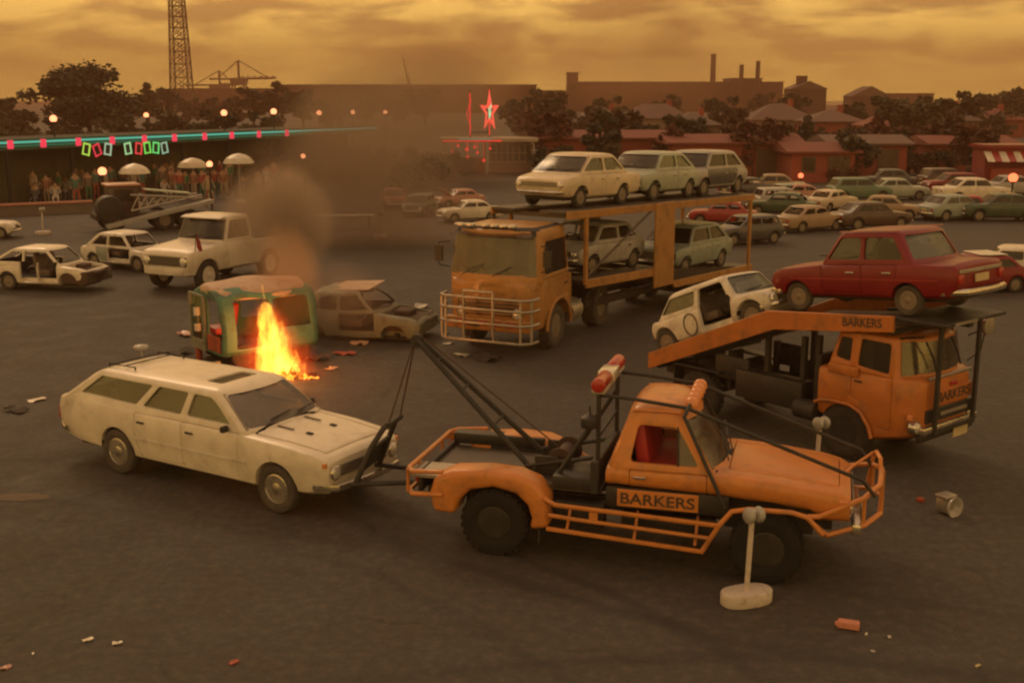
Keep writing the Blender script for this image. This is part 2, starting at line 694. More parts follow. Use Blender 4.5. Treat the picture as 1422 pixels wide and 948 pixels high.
def rounded(poly, r=0.05, k=3):
    out = []
    n = len(poly)
    for i in range(n):
        p0, p, p1 = Vector(poly[i - 1]), Vector(poly[i]), Vector(poly[(i + 1) % n])
        a, b = (p0 - p), (p1 - p)
        rr = min(r, a.length * .4, b.length * .4)
        a, b = p + a.normalized() * rr, p + b.normalized() * rr
        for j in range(k + 1):
            t = j / k
            q = a * (1 - t) ** 2 + p * 2 * t * (1 - t) + b * t * t
            out.append((q.x, q.y))
    return out


def both_sides(poly, y0, y1):
    b = MB()
    b.prism(poly, y0, y1)
    b.prism(poly, -y1, -y0)
    return b.mesh()


def grown(poly, d):
    cx_ = sum(p[0] for p in poly) / len(poly)
    cz_ = sum(p[1] for p in poly) / len(poly)
    hx = max(abs(p[0] - cx_) for p in poly)
    hz = max(abs(p[1] - cz_) for p in poly)
    return [(cx_ + (x - cx_) * (1 + d / hx), cz_ + (z - cz_) * (1 + d / hz)) for x, z in poly]


def line_cabin(me, g, floor, mat='dark'):
    """gives the faces inside the cabin their own dark trim"""
    me.materials.append(M[mat])
    k = len(me.materials) - 1
    for p in me.polygons:
        c = p.center
        t = max(0.0, (c.z - g['belt']) / (g['roof'] - g['belt']))
        w = g['wb'] + (g['wr'] - g['wb']) * t - .048
        xf = g['A0'] + (g['A1'] - g['A0']) * t - .048 + g.get('bow', .07) * max(0, 1 - (c.y / max(.1, w)) ** 2)
        xr = g['C0'] + (g['C1'] - g['C0']) * t + .048 - g.get('rbow', .05) * max(0, 1 - (c.y / max(.1, w)) ** 2)
        if abs(c.y) < w and xr < c.x < xf and floor - .03 < c.z < g['roof'] + g.get('crown', .03) - .045:
            p.material_index = k


_wheel_cache = {}


def wheel_meshes(r, w, rim_r, style):
    key = (round(r, 3), round(w, 3), round(rim_r, 3), style)
    if key in _wheel_cache:
        return _wheel_cache[key]
    h = w / 2
    prof = [(rim_r, -h * .78), (rim_r + .02, -h * .92), (r * .82, -h), (r * .94, -h * .9), (r * .99, -h * .66), (r, 0),
            (r * .99, h * .66), (r * .94, h * .9), (r * .82, h), (rim_r + .02, h * .92), (rim_r, h * .78), (rim_r * .97, 0)]
    b = MB().lathe(prof, 30, axis='Y', closed=True)
    # tread blocks
    if style in ('truck', 'off'):
        for i in range(26):
            t = 2 * PI * i / 26
            for s in (-1, 1):
                c = (math.cos(t) * (r - .004), s * h * .48, math.sin(t) * (r - .004))
                m = Matrix.Rotation(-t, 3, 'Y')
                vs_ = []
                for x in (-.012, .012):
                    for y, z in ((-h * .34, -r * .07), (h * .34, -r * .07), (h * .34, r * .07), (-h * .34, r * .07)):
                        vs_.append(Vector(c) + m @ Vector((x, y, z)))
                b.add(vs_, [(3, 2, 1, 0), (4, 5, 6, 7), (0, 1, 5, 4), (1, 2, 6, 5), (2, 3, 7, 6), (3, 0, 4, 7)])
    tm = b.mesh('tyre')
    b = MB()
    if style == 'hub':      # steel wheel with a domed cap
        b.lathe([(rim_r * 1.03, h * .80), (rim_r * .93, h * .86), (rim_r * .86, h * .62), (rim_r * .62, h * .50), (rim_r * .58, h * .66),
                 (rim_r * .40, h * .82), (1e-4, h * .90)], 28, axis='Y')
        b.lathe([(rim_r, -h * .78), (rim_r * .8, -h * .3), (1e-4, -h * .25)], 24, axis='Y')
    else:
        b.lathe([(rim_r * 1.03, h * .80), (rim_r * .92, h * .84), (rim_r * .84, h * .25), (rim_r * .45, h * .10), (rim_r * .36, h * .42),
                 (rim_r * .28, h * .62), (1e-4, h * .64)], 26, axis='Y')
        b.lathe([(rim_r, -h * .78), (rim_r * .8, -h * .3), (1e-4, -h * .25)], 24, axis='Y')
        for i in range(8):
            t = 2 * PI * i / 8
            b.sphere((rim_r * .62 * math.cos(t), h * .22, rim_r * .62 * math.sin(t)), rim_r * .06, 6, 4)
    rm = b.mesh('rim')
    _wheel_cache[key] = (tm, rm)
    return tm, rm


def wheel(root, x, y, r, w=0.19, rim=0.6, style='hub', tyre='tyre', rimmat='steel', z=None, lean=0.0):
    tm, rm = wheel_meshes(r, w, r * rim, style)
    e = bpy.data.objects.new('wheel', None)
    COL.objects.link(e)
    e.parent = root
    e.location = (x, y, r if z is None else z)
    e.rotation_euler = (0, random.uniform(0, 6), (0 if y > 0 else PI) + lean)
    for nm, me, mt in (('tyre', tm, tyre), ('rim', rm, rimmat)):
        key = (me.name, mt)
        if key not in _wheel_cache:
            c = me.copy()
            c.materials.append(M[mt])
            c.shade_smooth()
            c.set_sharp_from_angle(angle=R(40))
            c.name = nm
            _wheel_cache[key] = c
        o = bpy.data.objects.new(nm, _wheel_cache[key])
        COL.objects.link(o)
        o.parent = e
    return e


def car(root, s, mat):
    """body with real window openings, doors and bonnet cut out as their own panels, glass, seats, wheels and trim"""
    g = s['g']
    hw = max(p[1] for p in s['plan'])
    base = hull(s['top'], s['bot'], s['plan'], s.get('crown', .03))
    ops = [('UNION', greenhouse(g))]
    ops.append(('DIFFERENCE', greenhouse(g, 0.055, s.get('floor', .42))))
    # window openings
    for poly in s['win']:
        ops.append(('DIFFERENCE', MB().prism(rounded(poly, .05), -2, 2).mesh()))
    xm = (g['A0'] + g['C0']) / 2
    t0, t1 = .07, .88

    def endpoly(t0, t1, si):
        f = lambda t: (g['wb'] + (g['wr'] - g['wb']) * t - si)
        z = lambda t: g['belt'] + (g['roof'] - g['belt']) * t
        return [(-f(t0), z(t0)), (f(t0), z(t0)), (f(t1), z(t1)), (-f(t1), z(t1))]
    ops.append(('DIFFERENCE', MB().prism(rounded(endpoly(t0, t1, s.get('apil', .075)), .05), g['A1'] - .25, g['A0'] + .5, 'X').mesh()))
    if s.get('rearwin', True):
        r0, r1 = s.get('rear_t', (.12, .86))
        ops.append(('DIFFERENCE', MB().prism(rounded(endpoly(r0, r1, s.get('cpil', .09)), .06), g['C0'] - .5, g['C1'] + .2, 'X').mesh()))
    ar = s['arch']
    for x in s['axles']:
        b = MB()
        n = 22
        poly = [(x + ar * math.cos(PI * 2 * i / n), s['r'] * 1.02 + ar * math.sin(PI * 2 * i / n)) for i in range(n)]
        ops.append(('DIFFERENCE', both_sides(poly, hw - .30, hw + .3)))
    if s.get('roofhole'):
        x0, x1, w = s['roofhole']
        ops.append(('DIFFERENCE', MB().prism(rounded([(x0, -w), (x1, -w), (x1, w), (x0, w)], .06), g['roof'] - .2, g['roof'] + .2, 'Z').mesh()))
    whole = bake(base, ops)
    panels = []
    cuts = []
    for poly in s.get('doors', []):
        panels.append(('door', poly, 'side'))
    if s.get('hood'):
        panels.append(('bonnet', s['hood'], 'top'))
    if s.get('boot'):
        panels.append(('boot_lid', s['boot'], 'top'))
    ci = 0
    parts = []
    for nm, poly, how in panels:
        if how == 'side':
            for sd_ in (-1, 1):
                y0, y1 = (hw - .22, 2) if sd_ > 0 else (-2, -(hw - .22))
                cuts.append(('DIFFERENCE', MB().prism(rounded(poly, .03, 2), y0, y1).mesh()))
                if (ci, sd_) not in s.get('missing', ()):
                    pm = bake(whole.copy(), [('INTERSECT', MB().prism(rounded(grown(poly, -.007), .03, 2), y0, y1).mesh())], .006, 1)
                    parts.append((nm, pm, sd_, poly))
            ci += 1
        else:
            z0, gap = s.get('lid_z', .10), s.get('lid_gap', .008)
            zt = lerp(s['top'], sum(p[0] for p in poly) / len(poly))
            pr = lambda q: MB().prism(rounded(q, .04, 2), zt - z0, zt + .4, 'Z').mesh()
            cuts.append(('DIFFERENCE', pr(poly)))
            if nm not in s.get('missing', ()):
                parts.append((nm, bake(whole.copy(), [('INTERSECT', pr(grown(poly, -gap)))], .006, 1), 0, poly))
    bm_ = bake(whole, cuts, s.get('bevel', .012), 2)
    body = put('body', bm_, mat, root, 38)
    line_cabin(bm_, g, s.get('floor', .42))
    for nm, pm, sd_, poly in parts:
        pmat = s.get('panel_mat', {}).get(nm, mat)
        p = put(nm, pm, pmat, root, 38)
        if nm == 'door':
            line_cabin(pm, g, s.get('floor', .42))
        if nm == 'door' and s.get('handles', True):
            x = min(q[0] for q in poly) + .10
            z = s.get('handle_z', g['belt'] - .13)
            zz = lerp(s['top'], x)
            b = MB().box((x + .07, sd_ * (hw + .016), z), (.14, .022, .026)).box((x + .015, sd_ * (hw + .004), z), (.025, .03, .022))
            b.build('handle', s.get('handle_mat', 'chrome'), p, 30, .005, 1)
    gm = s.get('glass', 'glass')
    no = s.get('noglass', ())
    if gm:
        for i, poly in enumerate(s['win']):
            for sd_ in (-1, 1):
                if i in no or (i, sd_) in no:
                    continue
                side_pane(g, poly, sd_).build('side_window', gm, root, 0)
        if 'front' not in no:
            ws = end_pane(g, True, t0 - .03, t1 + .03, s.get('apil', .075) - .03).build('windscreen', s.get('ws_glass', gm), root, 60)
            if s.get('wipers', True):
                b = MB()
                for y in (-.42, .12):
                    p0 = Vector((g['A0'] + .06, y, g['belt'] + .06))
                    z1 = g['belt'] + (g['roof'] - g['belt']) * .22
                    x1 = g['A0'] + (g['A1'] - g['A0']) * .22 + g.get('bow', .07) * .75 + .02
                    b.tube([p0, (x1, y + .36, z1)], .008, 5)
                    b.tube([(x1 - .0, y + .14, z1 - .03), (x1, y + .56, z1 + .02)], .007, 5)
                b.build('wiper', 'dark', root, 0)
        if s.get('rearwin', True) and 'rear' not in no:
            end_pane(g, False, r0 - .03, r1 + .03, s.get('cpil', .09) - .03).build('rear_window', gm, root, 60)
    # seats, wheel and dash
    fl = s.get('floor', .42)
    k = (g['roof'] - fl) / 1.05
    for x in s.get('seats', (xm + .10 * k, max(g['C0'] + .50 * k, xm - .75 * k))):
        b = MB()
        b.box((x + .18 * k, 0, fl + .20 * k), (.52 * k, hw * 1.5, .20 * k))
        b.box((x - .13 * k, 0, fl + .48 * k), (.15 * k, hw * 1.40, .62 * k), ry=-.20)
        for y in (-.42 * hw, .42 * hw):
            b.box((x - .20 * k, y, fl + .80 * k), (.10 * k, hw * .40, .16 * k), ry=-.2)
        b.build('seat', s.get('seatmat', 'seat'), root, 35, .04, 2)
    if s.get('dash', True):
        b = MB().box((g['A0'] - .16, 0, g['belt'] - .06), (.26, hw * 1.6, .14))
        b.build('dashboard', 'dark', root, 30, .03, 2)
        n = 18
        c = Vector((g['A0'] - .46, -hw * .42, g['belt'] - .02))
        b = MB().tube([c + Vector((.07 * math.sin(2 * PI * i / n), .19 * math.cos(2 * PI * i / n), .18 * math.sin(2 * PI * i / n))) for i in range(n)], .014, 6, True)
        b.tube([c, c + Vector((.25, 0, -.1))], .018, 6)
        b.build('steering_wheel', 'dark', root, 40)
    tr = s.get('track', hw - .11)
    for i, x in enumerate(s['axles']):
        for sd_ in (-1, 1):
            if (i, sd_) in s.get('nowheel', ()):
                continue
            wheel(root, x, sd_ * tr, s['r'], s.get('tw', .18), s.get('rimk', .60), 'hub', s.get('tyremat', 'dusty'), s.get('rimmat', 'steel'))
    b = MB()
    x0, x1 = s['bot'][0][0] + .25, s['bot'][-1][0] - .25
    b.box(((x0 + x1) / 2, 0, min(p[1] for p in s['bot']) + .0), (x1 - x0, hw * 1.3, .10))
    b.box((s['axles'][0], 0, s['r']), (.10, tr * 1.8, .10)).box((s['axles'][1], 0, s['r']), (.10, tr * 1.8, .10))
    b.build('underbody', 'under', root, 0)
    front(root, s)
    rear(root, s)
    return body


def bumper(root, x, z, hw, h=.10, fwd=1, mat='chrome', curve=.10, name='bumper', wrap=.22):
    rings = []
    prof = [(0, -h / 2), (.03, -h / 2 + .01), (.045, 0), (.03, h / 2 - .01), (0, h / 2), (-.02, 0)]
    for k in range(-5, 6):
        u = k / 5
        px = x + fwd * (curve * (1 - u * u))
        if abs(k) == 5:
            px -= fwd * wrap
        rings.append([(px + fwd * a, u * (hw if abs(k) == 5 else hw * .985), z + b) for a, b in prof])
    return MB().loft(rings).build(name, mat, root, 45)


def front(root, s):
    f = s.get('front')
    if not f:
        return
    x, z, w = f['x'], f['z'], f['w']
    h = f.get('h', .16)
    sl = f.get('rake', 0.0)
    if f.get('grille', True):
        b = MB().box((x - .02, 0, z), (.07, w * 2 * f.get('gw', .96), h), ry=-sl)
        gr = b.build('grille', f.get('gmat', 'dark'), root, 0, .01, 1)
        b = MB()
        n = f.get('bars', 5)
        for i in range(n):
            zz = z - h / 2 + h * (i + .5) / n
            b.box((x + .022, 0, zz), (.012, w * 2 * f.get('gw', .96) - .08, .012))
        b.build('grille_bars', f.get('barmat', 'alloy'), gr, 0)
    for y in f.get('lamps', (.55,)):
        for sd_ in (-1, 1):
            rr = f.get('lr', .085)
            b = MB().lathe([(rr * 1.18, -.05), (rr * 1.18, .02), (rr, .035)], 20, (x + .02, sd_ * y, z), 'X')
            ring = b.build('headlight', f.get('bezel', 'chrome'), root, 40)
            MB().lathe([(rr, .030), (rr * .75, .046), (rr * .4, .056), (1e-4, .06)], 18, (x + .02, sd_ * y, z), 'X').build('lens', 'lens', ring, 60)
    if f.get('bz'):
        bumper(root, x + f.get('bx', .04), f['bz'], f.get('bw', w + .06), f.get('bh', .10), 1, f.get('bmat', 'chrome'))


def rear(root, s):
    r = s.get('rear')
    if not r:
        return
    x, z, w = r['x'], r['z'], r['w']
    for sd_ in (-1, 1):
        b = MB().box((x + .0, sd_ * (w - r.get('lw', .2) / 2), z), (.06, r.get('lw', .2), r.get('lh', .10)))
        b.build('tail_light', 'redlens', root, 30, .015, 2)
    if r.get('bz'):
        bumper(root, x - r.get('bx', .03), r['bz'], r.get('bw', w + .04), .10, -1, r.get('bmat', 'chrome'), wrap=.25)
    if r.get('plate', True):
        MB().box((x - .02, 0, r.get('pz', z - .02)), (.02, .36, .11)).build('number_plate', 'plate', root, 0)
    if r.get('panel'):
        MB().box((x - .004, 0, z + .0), (.03, (w - r.get('lw', .2)) * 2 - .04, r['panel'])).build('tail_trim', r.get('pmat', 'alloy'), root, 0, .006, 1)


# ------------------------------------------------------------------ the white station wagon under tow
def station_wagon():
    a = ground(167, 657)
    b = ground(386, 712)
    h = math.atan2(b.y - a.y, b.x - a.x)
    nrm = Vector((-math.sin(h), math.cos(h), 0))
    o = thing('station_wagon', 'cream white station wagon with a dark sunroof hole being towed backwardless by its nose behind the orange tow truck', 'car',
              a + nrm * .78, h)
    o['label'] = 'cream white station wagon with an open sunroof, hitched nose first to the orange tow truck'
    s = dict(
        top=[(-1.38, .90), (-1.30, 1.0), (-1.0, 1.04), (2.3, .99), (2.55, .985), (3.2, .955), (3.75, .90), (3.92, .845), (3.97, .79)],
        bot=[(-1.38, .50), (-1.28, .40), (-.9, .33), (0, .29), (3.0, .29), (3.6, .33), (3.9, .38), (3.97, .46)],
        plan=[(-1.38, .70), (-1.25, .755), (-.7, .80), (.3, .82), (3.0, .82), (3.6, .80), (3.88, .765), (3.97, .72)],
        g=dict(belt=1.01, roof=1.475, A0=2.60, A1=1.98, C0=-1.22, C1=-.52, wb=.775, wr=.63, bow=.10, rbow=.04, corner=.08, crown=.03),
        win=[[(-.80, 1.115), (.42, 1.095), (.70, 1.40), (-.40, 1.40)], [(.55, 1.09), (1.33, 1.08), (1.42, 1.395), (.82, 1.40)],
             [(1.44, 1.08), (2.30, 1.075), (2.0, 1.30), (1.86, 1.38), (1.52, 1.39)]],
        axles=(0.0, 3.11), r=.335, arch=.375, tw=.20, rimk=.60, rimmat='hub', tyremat='dusty',
        doors=[[(.50, .37), (1.37, .37), (1.37, 1.0), (.42, 1.0), (.40, .72)], [(1.385, .37), (2.44, .37), (2.46, .99), (1.385, 1.0)]],
        hood=[(2.62, -.66), (3.84, -.60), (3.84, .60), (2.62, .66)], lid_gap=.030, roofhole=(1.44, 1.76, .36), cpil=.10,
        glass='glass', ws_glass='dustglass', handle_mat='dark', handle_z=.87, floor=.40,
        front=dict(x=3.955, z=.66, w=.70, h=.17, lamps=(.60,), lr=.085, bz=.47, bw=.80, gw=.70),
        rear=dict(x=-1.385, z=.72, w=.70, lw=.13, lh=.2, bz=.50, bw=.79))
    car(o, s, 'white')
    # the sunroof is a dark tinted panel tipped up in its opening
    MB().box((1.60, 0, 1.462), (.27, .66, .012), ry=.10).build('sunroof_panel', 'dglass', o, 0)
    for y in (-.30, .30):
        MB().box((2.84, y * .9, 1.012), (.30, .03, .014), ry=.03).build('bonnet_scoop', 'dbrown', o, 30, .004, 1)
        MB().box((3.24, y * .8, .986), (.10, .07, .014), ry=.08).build('bonnet_vent', 'dark', o, 30, .006, 1)
    b = MB()
    for y in (-.46, .46):
        b.tube([(-.46, y, 1.49), (-.46, y, 1.535), (.10, y, 1.545), (.10, y, 1.50)], .012, 6)
    for x in (-.40, -.15):
        b.tube([(x, -.46, 1.535), (x, .46, 1.535)], .010, 6)
    b.build('roof_rack', 'blackm', o, 40)
    b = MB().tube([(-.40, .10, 1.54), (-.42, .10, 1.66)], .012, 6)
    b.lathe([(.02, 1.64), (.10, 1.66), (.115, 1.69), (.09, 1.715), (1e-4, 1.72)], 16, (-.42, .10, 0))
    b.build('roof_vent', 'silver', o, 45)
    for sd_ in (-1, 1):
        MB().box((2.28, sd_ * .86, 1.045), (.07, .12, .09)).build('wing_mirror', 'dark', o, 30, .02, 2)
    MB().box((1.45, -.826, .62), (2.3, .012, .03)).build('side_trim', 'white2', o, 0)
    for sd_ in (-1, 1):
        MB().box((3.93, sd_ * .745, .78), (.05, .04, .06)).build('indicator', 'amber', o, 0)
    return o, h


WAGON, WAGON_H = station_wagon()
# ------------------------------------------------------------------ the orange tow truck
def tow_truck():
    a, b = ground(685, 772), ground(1060, 812)
    h = math.atan2(b.y - a.y, b.x - a.x)
    nrm = Vector((-math.sin(h), math.cos(h), 0))
    o = thing('tow_truck', 'orange tow truck with black crane jib and roof braces, lettered BARKERS on its door', 'tow truck', a + nrm * .93, h)
    g = dict(belt=1.20, roof=1.875, A0=2.60, A1=2.16, C0=1.34, C1=1.58, wb=.775, wr=.62, bow=.12, rbow=.03, corner=.09, crown=.06)
    s = dict(
        top=[(1.32, 1.16), (1.40, 1.20), (2.55, 1.20), (2.75, 1.205), (3.2, 1.178), (3.75, 1.12), (3.98, 1.08), (4.08, 1.03)],
        bot=[(1.32, .96), (2.7, .93), (3.65, .85), (3.80, .75), (4.08, .73)],
        plan=[(1.32, .77), (1.5, .79), (2.7, .805), (3.6, .80), (3.85, .775), (4.08, .70)],
        crown=.055, g=g, floor=1.02, cpil=.12, apil=.07, rear_t=(.22, .80), hood=[(2.72, -.60), (3.98, -.54), (3.98, .54), (2.72, .60)], lid_z=.12, lid_gap=.010,
        win=[[(1.60, 1.265), (2.40, 1.265), (2.14, 1.69), (1.68, 1.70)]],
        axles=(0.0, 3.19), r=.41, arch=.47, noglass=(0,), glass='glass', ws_glass='dustglass', seats=(), dash=True, bevel=.016, handles=False)
    # the body sits on a frame, so the wheels and underside are added here and not by car()
    hw = .805
    base = hull(s['top'], s['bot'], s['plan'], s['crown'])
    ops = [('UNION', greenhouse(g)), ('DIFFERENCE', greenhouse(g, .055, 1.0))]
    ops.append(('DIFFERENCE', MB().prism(rounded(s['win'][0], .06), -2, 2).mesh()))

    def ep(t0, t1, si):
        f = lambda t: (g['wb'] + (g['wr'] - g['wb']) * t - si)
        z = lambda t: g['belt'] + (g['roof'] - g['belt']) * t
        return [(-f(t0), z(t0)), (f(t0), z(t0)), (f(t1), z(t1)), (-f(t1), z(t1))]
    ops.append(('DIFFERENCE', MB().prism(rounded(ep(.08, .84, .07), .06), 1.95, 3.2, 'X').mesh()))
    ops.append(('DIFFERENCE', MB().prism(rounded(ep(.25, .76, .16), .06), 1.0, 1.75, 'X').mesh()))
    n = 26
    arch = [(3.19 + .50 * math.cos(2 * PI * i / n), .44 + .50 * math.sin(2 * PI * i / n)) for i in range(n)]
    ops.append(('DIFFERENCE', both_sides(arch, .46, 1.2)))
    whole = bake(base, ops)
    hp = [(2.72, -.60), (3.96, -.53), (3.96, .53), (2.72, .60)]
    pr = lambda q: MB().prism(rounded(q, .05, 2), .98, 1.6, 'Z').mesh()
    dp = [(1.60, .92), (2.50, .92), (2.50, 1.19), (1.60, 1.19)]
    dr = lambda q, sg: MB().prism(rounded(q, .03, 2), *((.60, 2) if sg > 0 else (-2, -.60))).mesh()
    hood = bake(whole.copy(), [('INTERSECT', pr(grown(hp, -.009)))], .012, 2)
    doors = [bake(whole.copy(), [('INTERSECT', dr(grown(dp, -.008), sg))], .006, 1) for sg in (-1, 1)]
    cab = bake(whole, [('DIFFERENCE', pr(hp)), ('DIFFERENCE', dr(dp, 1)), ('DIFFERENCE', dr(dp, -1))], .010, 2)
    cabo = put('cab', cab, 'orange', o, 40)
    line_cabin(cab, g, 1.0)
    put('bonnet', hood, 'orange', o, 40)
    for sg, me in zip((-1, 1), doors):
        d = put('door', me, 'orange', o, 40)
        MB().box((1.72, sg * .808, 1.10), (.15, .022, .028)).build('handle', 'chrome', d, 30, .006, 1)
    # raised spine and gutters on the roof
    for sg in (-1, 1):
        MB().tube([(1.60, sg * .635, 1.86), (2.16, sg * .63, 1.862)], .014, 6).build('roof_gutter', 'orange', cabo, 40)
    for sg in (-1, 1):
        side_pane(g, [(2.16, 1.27), (2.40, 1.27), (2.15, 1.685)], sg).build('quarter_window', 'dustglass', o, 0)
        if sg > 0:
            side_pane(g, [(1.60, 1.265), (2.15, 1.265), (2.13, 1.69), (1.68, 1.70)], sg, -.03).build('side_window', 'dglass', o, 0)
        MB().tube([(2.16, sg * (.775 - .01), 1.26), (2.135, sg * .655, 1.70)], .012, 6).build('window_post', 'black', o, 0)
    end_pane(g, True, .06, .87, .045).build('windscreen', 'dustglass', o, 60)
    end_pane(g, False, .22, .79, .13).build('rear_window', 'dglass', o, 60)
    for y in (-.36, .14):
        MB().tube([(2.70, y, 1.26), (2.60, y + .34, 1.42)], .009, 5).tube([(2.64, y + .10, 1.36), (2.56, y + .52, 1.46)], .008, 5).build('wiper', 'black', o, 0)
    # cabin
    b = MB().box((1.86, 0, 1.10), (.50, 1.36, .18)).box((1.70, 0, 1.40), (.16, 1.14, .62), ry=-.16)
    b.build('bench_seat', 'redseat', o, 35, .04, 2)
    MB().box((2.50, 0, 1.16), (.24, 1.40, .12)).build('dashboard', 'dark', o, 30, .03, 2)
    c = Vector((2.22, .34, 1.26))
    n = 20
    MB().tube([c + Vector((.09 * math.sin(2 * PI * i / n), .20 * math.cos(2 * PI * i / n), .17 * math.sin(2 * PI * i / n))) for i in range(n)], .014, 6, True).tube([c, c + Vector((.26, 0, -.12))], .018, 6).build('steering_wheel', 'black', o, 40)
    # black lower doors with the name board
    for sg in (-1, 1):
        MB().box((2.04, sg * .745, .835), (1.42, .10, .245)).build('sill_panel', 'black', o, 30, .015, 2)
        brd = MB().box((1.94, sg * .806, .845), (.94, .022, .205)).build('name_board', 'orange', o, 0, .005, 1)
        lettering('lettering', 'BARKERS', .86, .135, (1.94, sg * .818, .845), (-sg, 0, 0) if sg > 0 else (1, 0, 0), (0, 0, 1), 'dbrown', brd)
    # chassis, tray and drive line
    b = MB()
    for sg in (-1, 1):
        b.box((1.45, sg * .36, .62), (4.9, .09, .16))
    for x in (-.9, .6, 1.3, 2.4, 3.5):
        b.box((x, 0, .60), (.10, .66, .10))
    for x in (0, 3.19):
        b.tube([(x, -.72, .41), (x, .72, .41)], .055, 8)
        b.sphere((x, 0, .41), .15, 10, 6)
    b.box((3.2, 0, .78), (.9, .70, .30))
    b.build('chassis', 'under', o, 30)
    MB().box((.10, 0, .83), (2.30, 1.22, .08)).build('tray_floor', 'tray', o, 0, .01, 1)
    MB().box((1.18, 0, 1.02), (.10, 1.46, .40)).build('tray_bulkhead', 'blackm', o, 30, .012, 1)
    MB().box((-.98, 0, .80), (.06, 1.50, .26)).build('tail_panel', 'blackm', o, 30, .012, 1)
    for sg in (-1, 1):
        MB().box((1.0, sg * .66, .56), (.62, .18, .30)).build('side_shade_box', 'black', o, 30, .02, 2)  # black box added to keep the underside behind the rails dark
        MB().box((2.05, sg * .62, .52), (1.1, .16, .22)).build('side_step', 'black', o, 30, .02, 2)
        MB().box((3.19, sg * .46, .72), (1.0, .06, .46)).build('inner_shade_panel', 'black', o, 0)  # black sheets added inside the arches to deepen their shade
        MB().box((0, sg * .54, .72), (.9, .04, .40)).build('inner_shade_panel', 'black', o, 0)
    b = MB().box((-.35, .66, .98), (1.25, .22, .15))
    b.build('tool_locker', 'black', o, 30, .02, 2)
    MB().box((-.62, .80, .93), (1.1, .03, .10)).build('tray_side', 'orange', o, 0, .01, 1)
    MB().box((-.82, -.60, .905), (.60, .50, .05)).build('tray_step', 'alloy', o, 0, .01, 1)
    MB().box((.92, -.45, .93), (.5, .55, .16)).build('battery_box', 'black', o, 30, .02, 2)
    # bulging rear mudguards
    for sg in (-1, 1):
        out_ = [(-.76, .50), (-.80, .74), (-.74, .93), (-.52, 1.035), (-.1, 1.075), (.28, 1.055), (.52, .97), (.66, .80), (.68, .42), (.44, .38)]
        inn = [(.47, .52), (.42, .68), (.28, .81), (0, .87), (-.28, .81), (-.42, .68), (-.46, .54), (-.50, .48)]
        me = MB().prism(out_ + inn, sg * .56, sg * .955).mesh()
        put('mudguard', bake(me, [], .075, 4, 40), 'orange', o, 50)
        MB().box((.56, sg * .80, .34), (.02, .26, .22)).build('mud_flap', 'tyre', o, 0)
    # tubular rails
    rl = 'orange'
    for sg in (-1, 1):
        y = sg * .95
        b = MB()
        b.tube([(.62, y, .80), (.76, y, .73), (2.66, y, .665), (2.80, y, .85), (3.0, y, .895), (3.45, y, .90), (3.62, y, .86), (3.80, y * .96, .66)], .029, 8)
        b.tube([(.68, y, .60), (1.0, y, .575), (2.55, y, .505)], .025, 8)
        b.tube([(.66, y, .43), (2.48, y, .335), (2.66, y, .665)], .029, 8)
        b.box((1.22, y, .645), (.10, .02, .15))
        for x in (.9, 1.7, 2.4):
            b.tube([(x, y, .40), (x, sg * .70, .66)], .018, 6)
        b.build('side_rail', rl, o, 45)
    b = MB()
    for z in (.985, .70):
        b.tube([(-.62, -.955, z + .03), (-1.02, -.93, z), (-1.10, -.80, z), (-1.10, .80, z), (-1.02, .93, z), (-.62, .955, z + .03)], .030, 8)
    for y in (-.86, -.45, .45, .86):
        b.tube([(-1.10, y, .985), (-1.10, y, .70)], .022, 8)
    b.build('rear_rail', rl, o, 45)
    for sg in (-1, 1):
        MB().box((-1.03, sg * .62, .84), (.05, .22, .12)).build('tail_light', 'redlens', o, 0, .015, 2)
    # bull bar: two wrapped rails, end hoops and the tall centre hoop
    b = MB()
    b.tube([(3.62, -.93, .86), (3.75, -.86, .85), (4.22, -.62, 1.02), (4.40, -.30, 1.09), (4.44, .30, 1.10), (4.34, .62, 1.05), (3.85, .88, .88)], .031, 8)
    b.tube([(3.70, -.90, .76), (3.84, -.80, .615), (4.24, -.60, .70), (4.42, -.28, .74), (4.46, .28, .76), (4.36, .62, .74), (3.9, .85, .64)], .031, 8)
    for x, y, z0, z1 in ((4.23, -.60, .70, 1.02), (4.43, -.24, .74, 1.09), (4.46, .24, .75, 1.10), (4.36, .60, .74, 1.05)):
        b.tube([(x, y, z0), (x, y, z1)], .022, 8)
    b.tube([(4.30, .66, .74), (4.36, .63, 1.18), (4.38, .50, 1.24), (4.42, .30, 1.22), (4.43, .24, 1.0)], .026, 8)
    b.tube([(3.92, -.05, .99), (4.10, .10, 1.16), (4.34, .55, 1.21)], .018, 8)
    b.build('bull_bar', rl, o, 45)
    # face: grille, lamps, bumper
    gr = MB().box((4.075, 0, .885), (.06, 1.10, .20)).build('grille', 'dark', o, 0, .01, 1)
    for z in (.82, .85, .885, .92, .955):
        MB().box((4.11, 0, z), (.02, 1.06, .012)).build('grille_bar', 'alloy', gr, 0)
    for sg in (-1, 1):
        hl = MB().lathe([(.10, -.05), (.10, .03), (.085, .045)], 18, (4.05, sg * .60, .885), 'X').build('headlight', 'chrome', o, 40)
        MB().lathe([(.085, .04), (.06, .06), (1e-4, .07)], 18, (4.05, sg * .60, .885), 'X').build('lens', 'lens', hl, 60)
        MB().box((4.0, sg * .70, .985), (.10, .10, .05)).build('indicator', 'amber', o, 30, .01, 1)
    MB().box((4.16, 0, .66), (.10, 1.4, .14)).build('bumper', 'chrome', o, 30, .02, 2)
    MB().box((4.235, 0, .66), (.02, .36, .10)).build('number_plate', 'plate', o, 0)
    # black braces: roof runs, hoop over the screen, light frame
    b = MB()
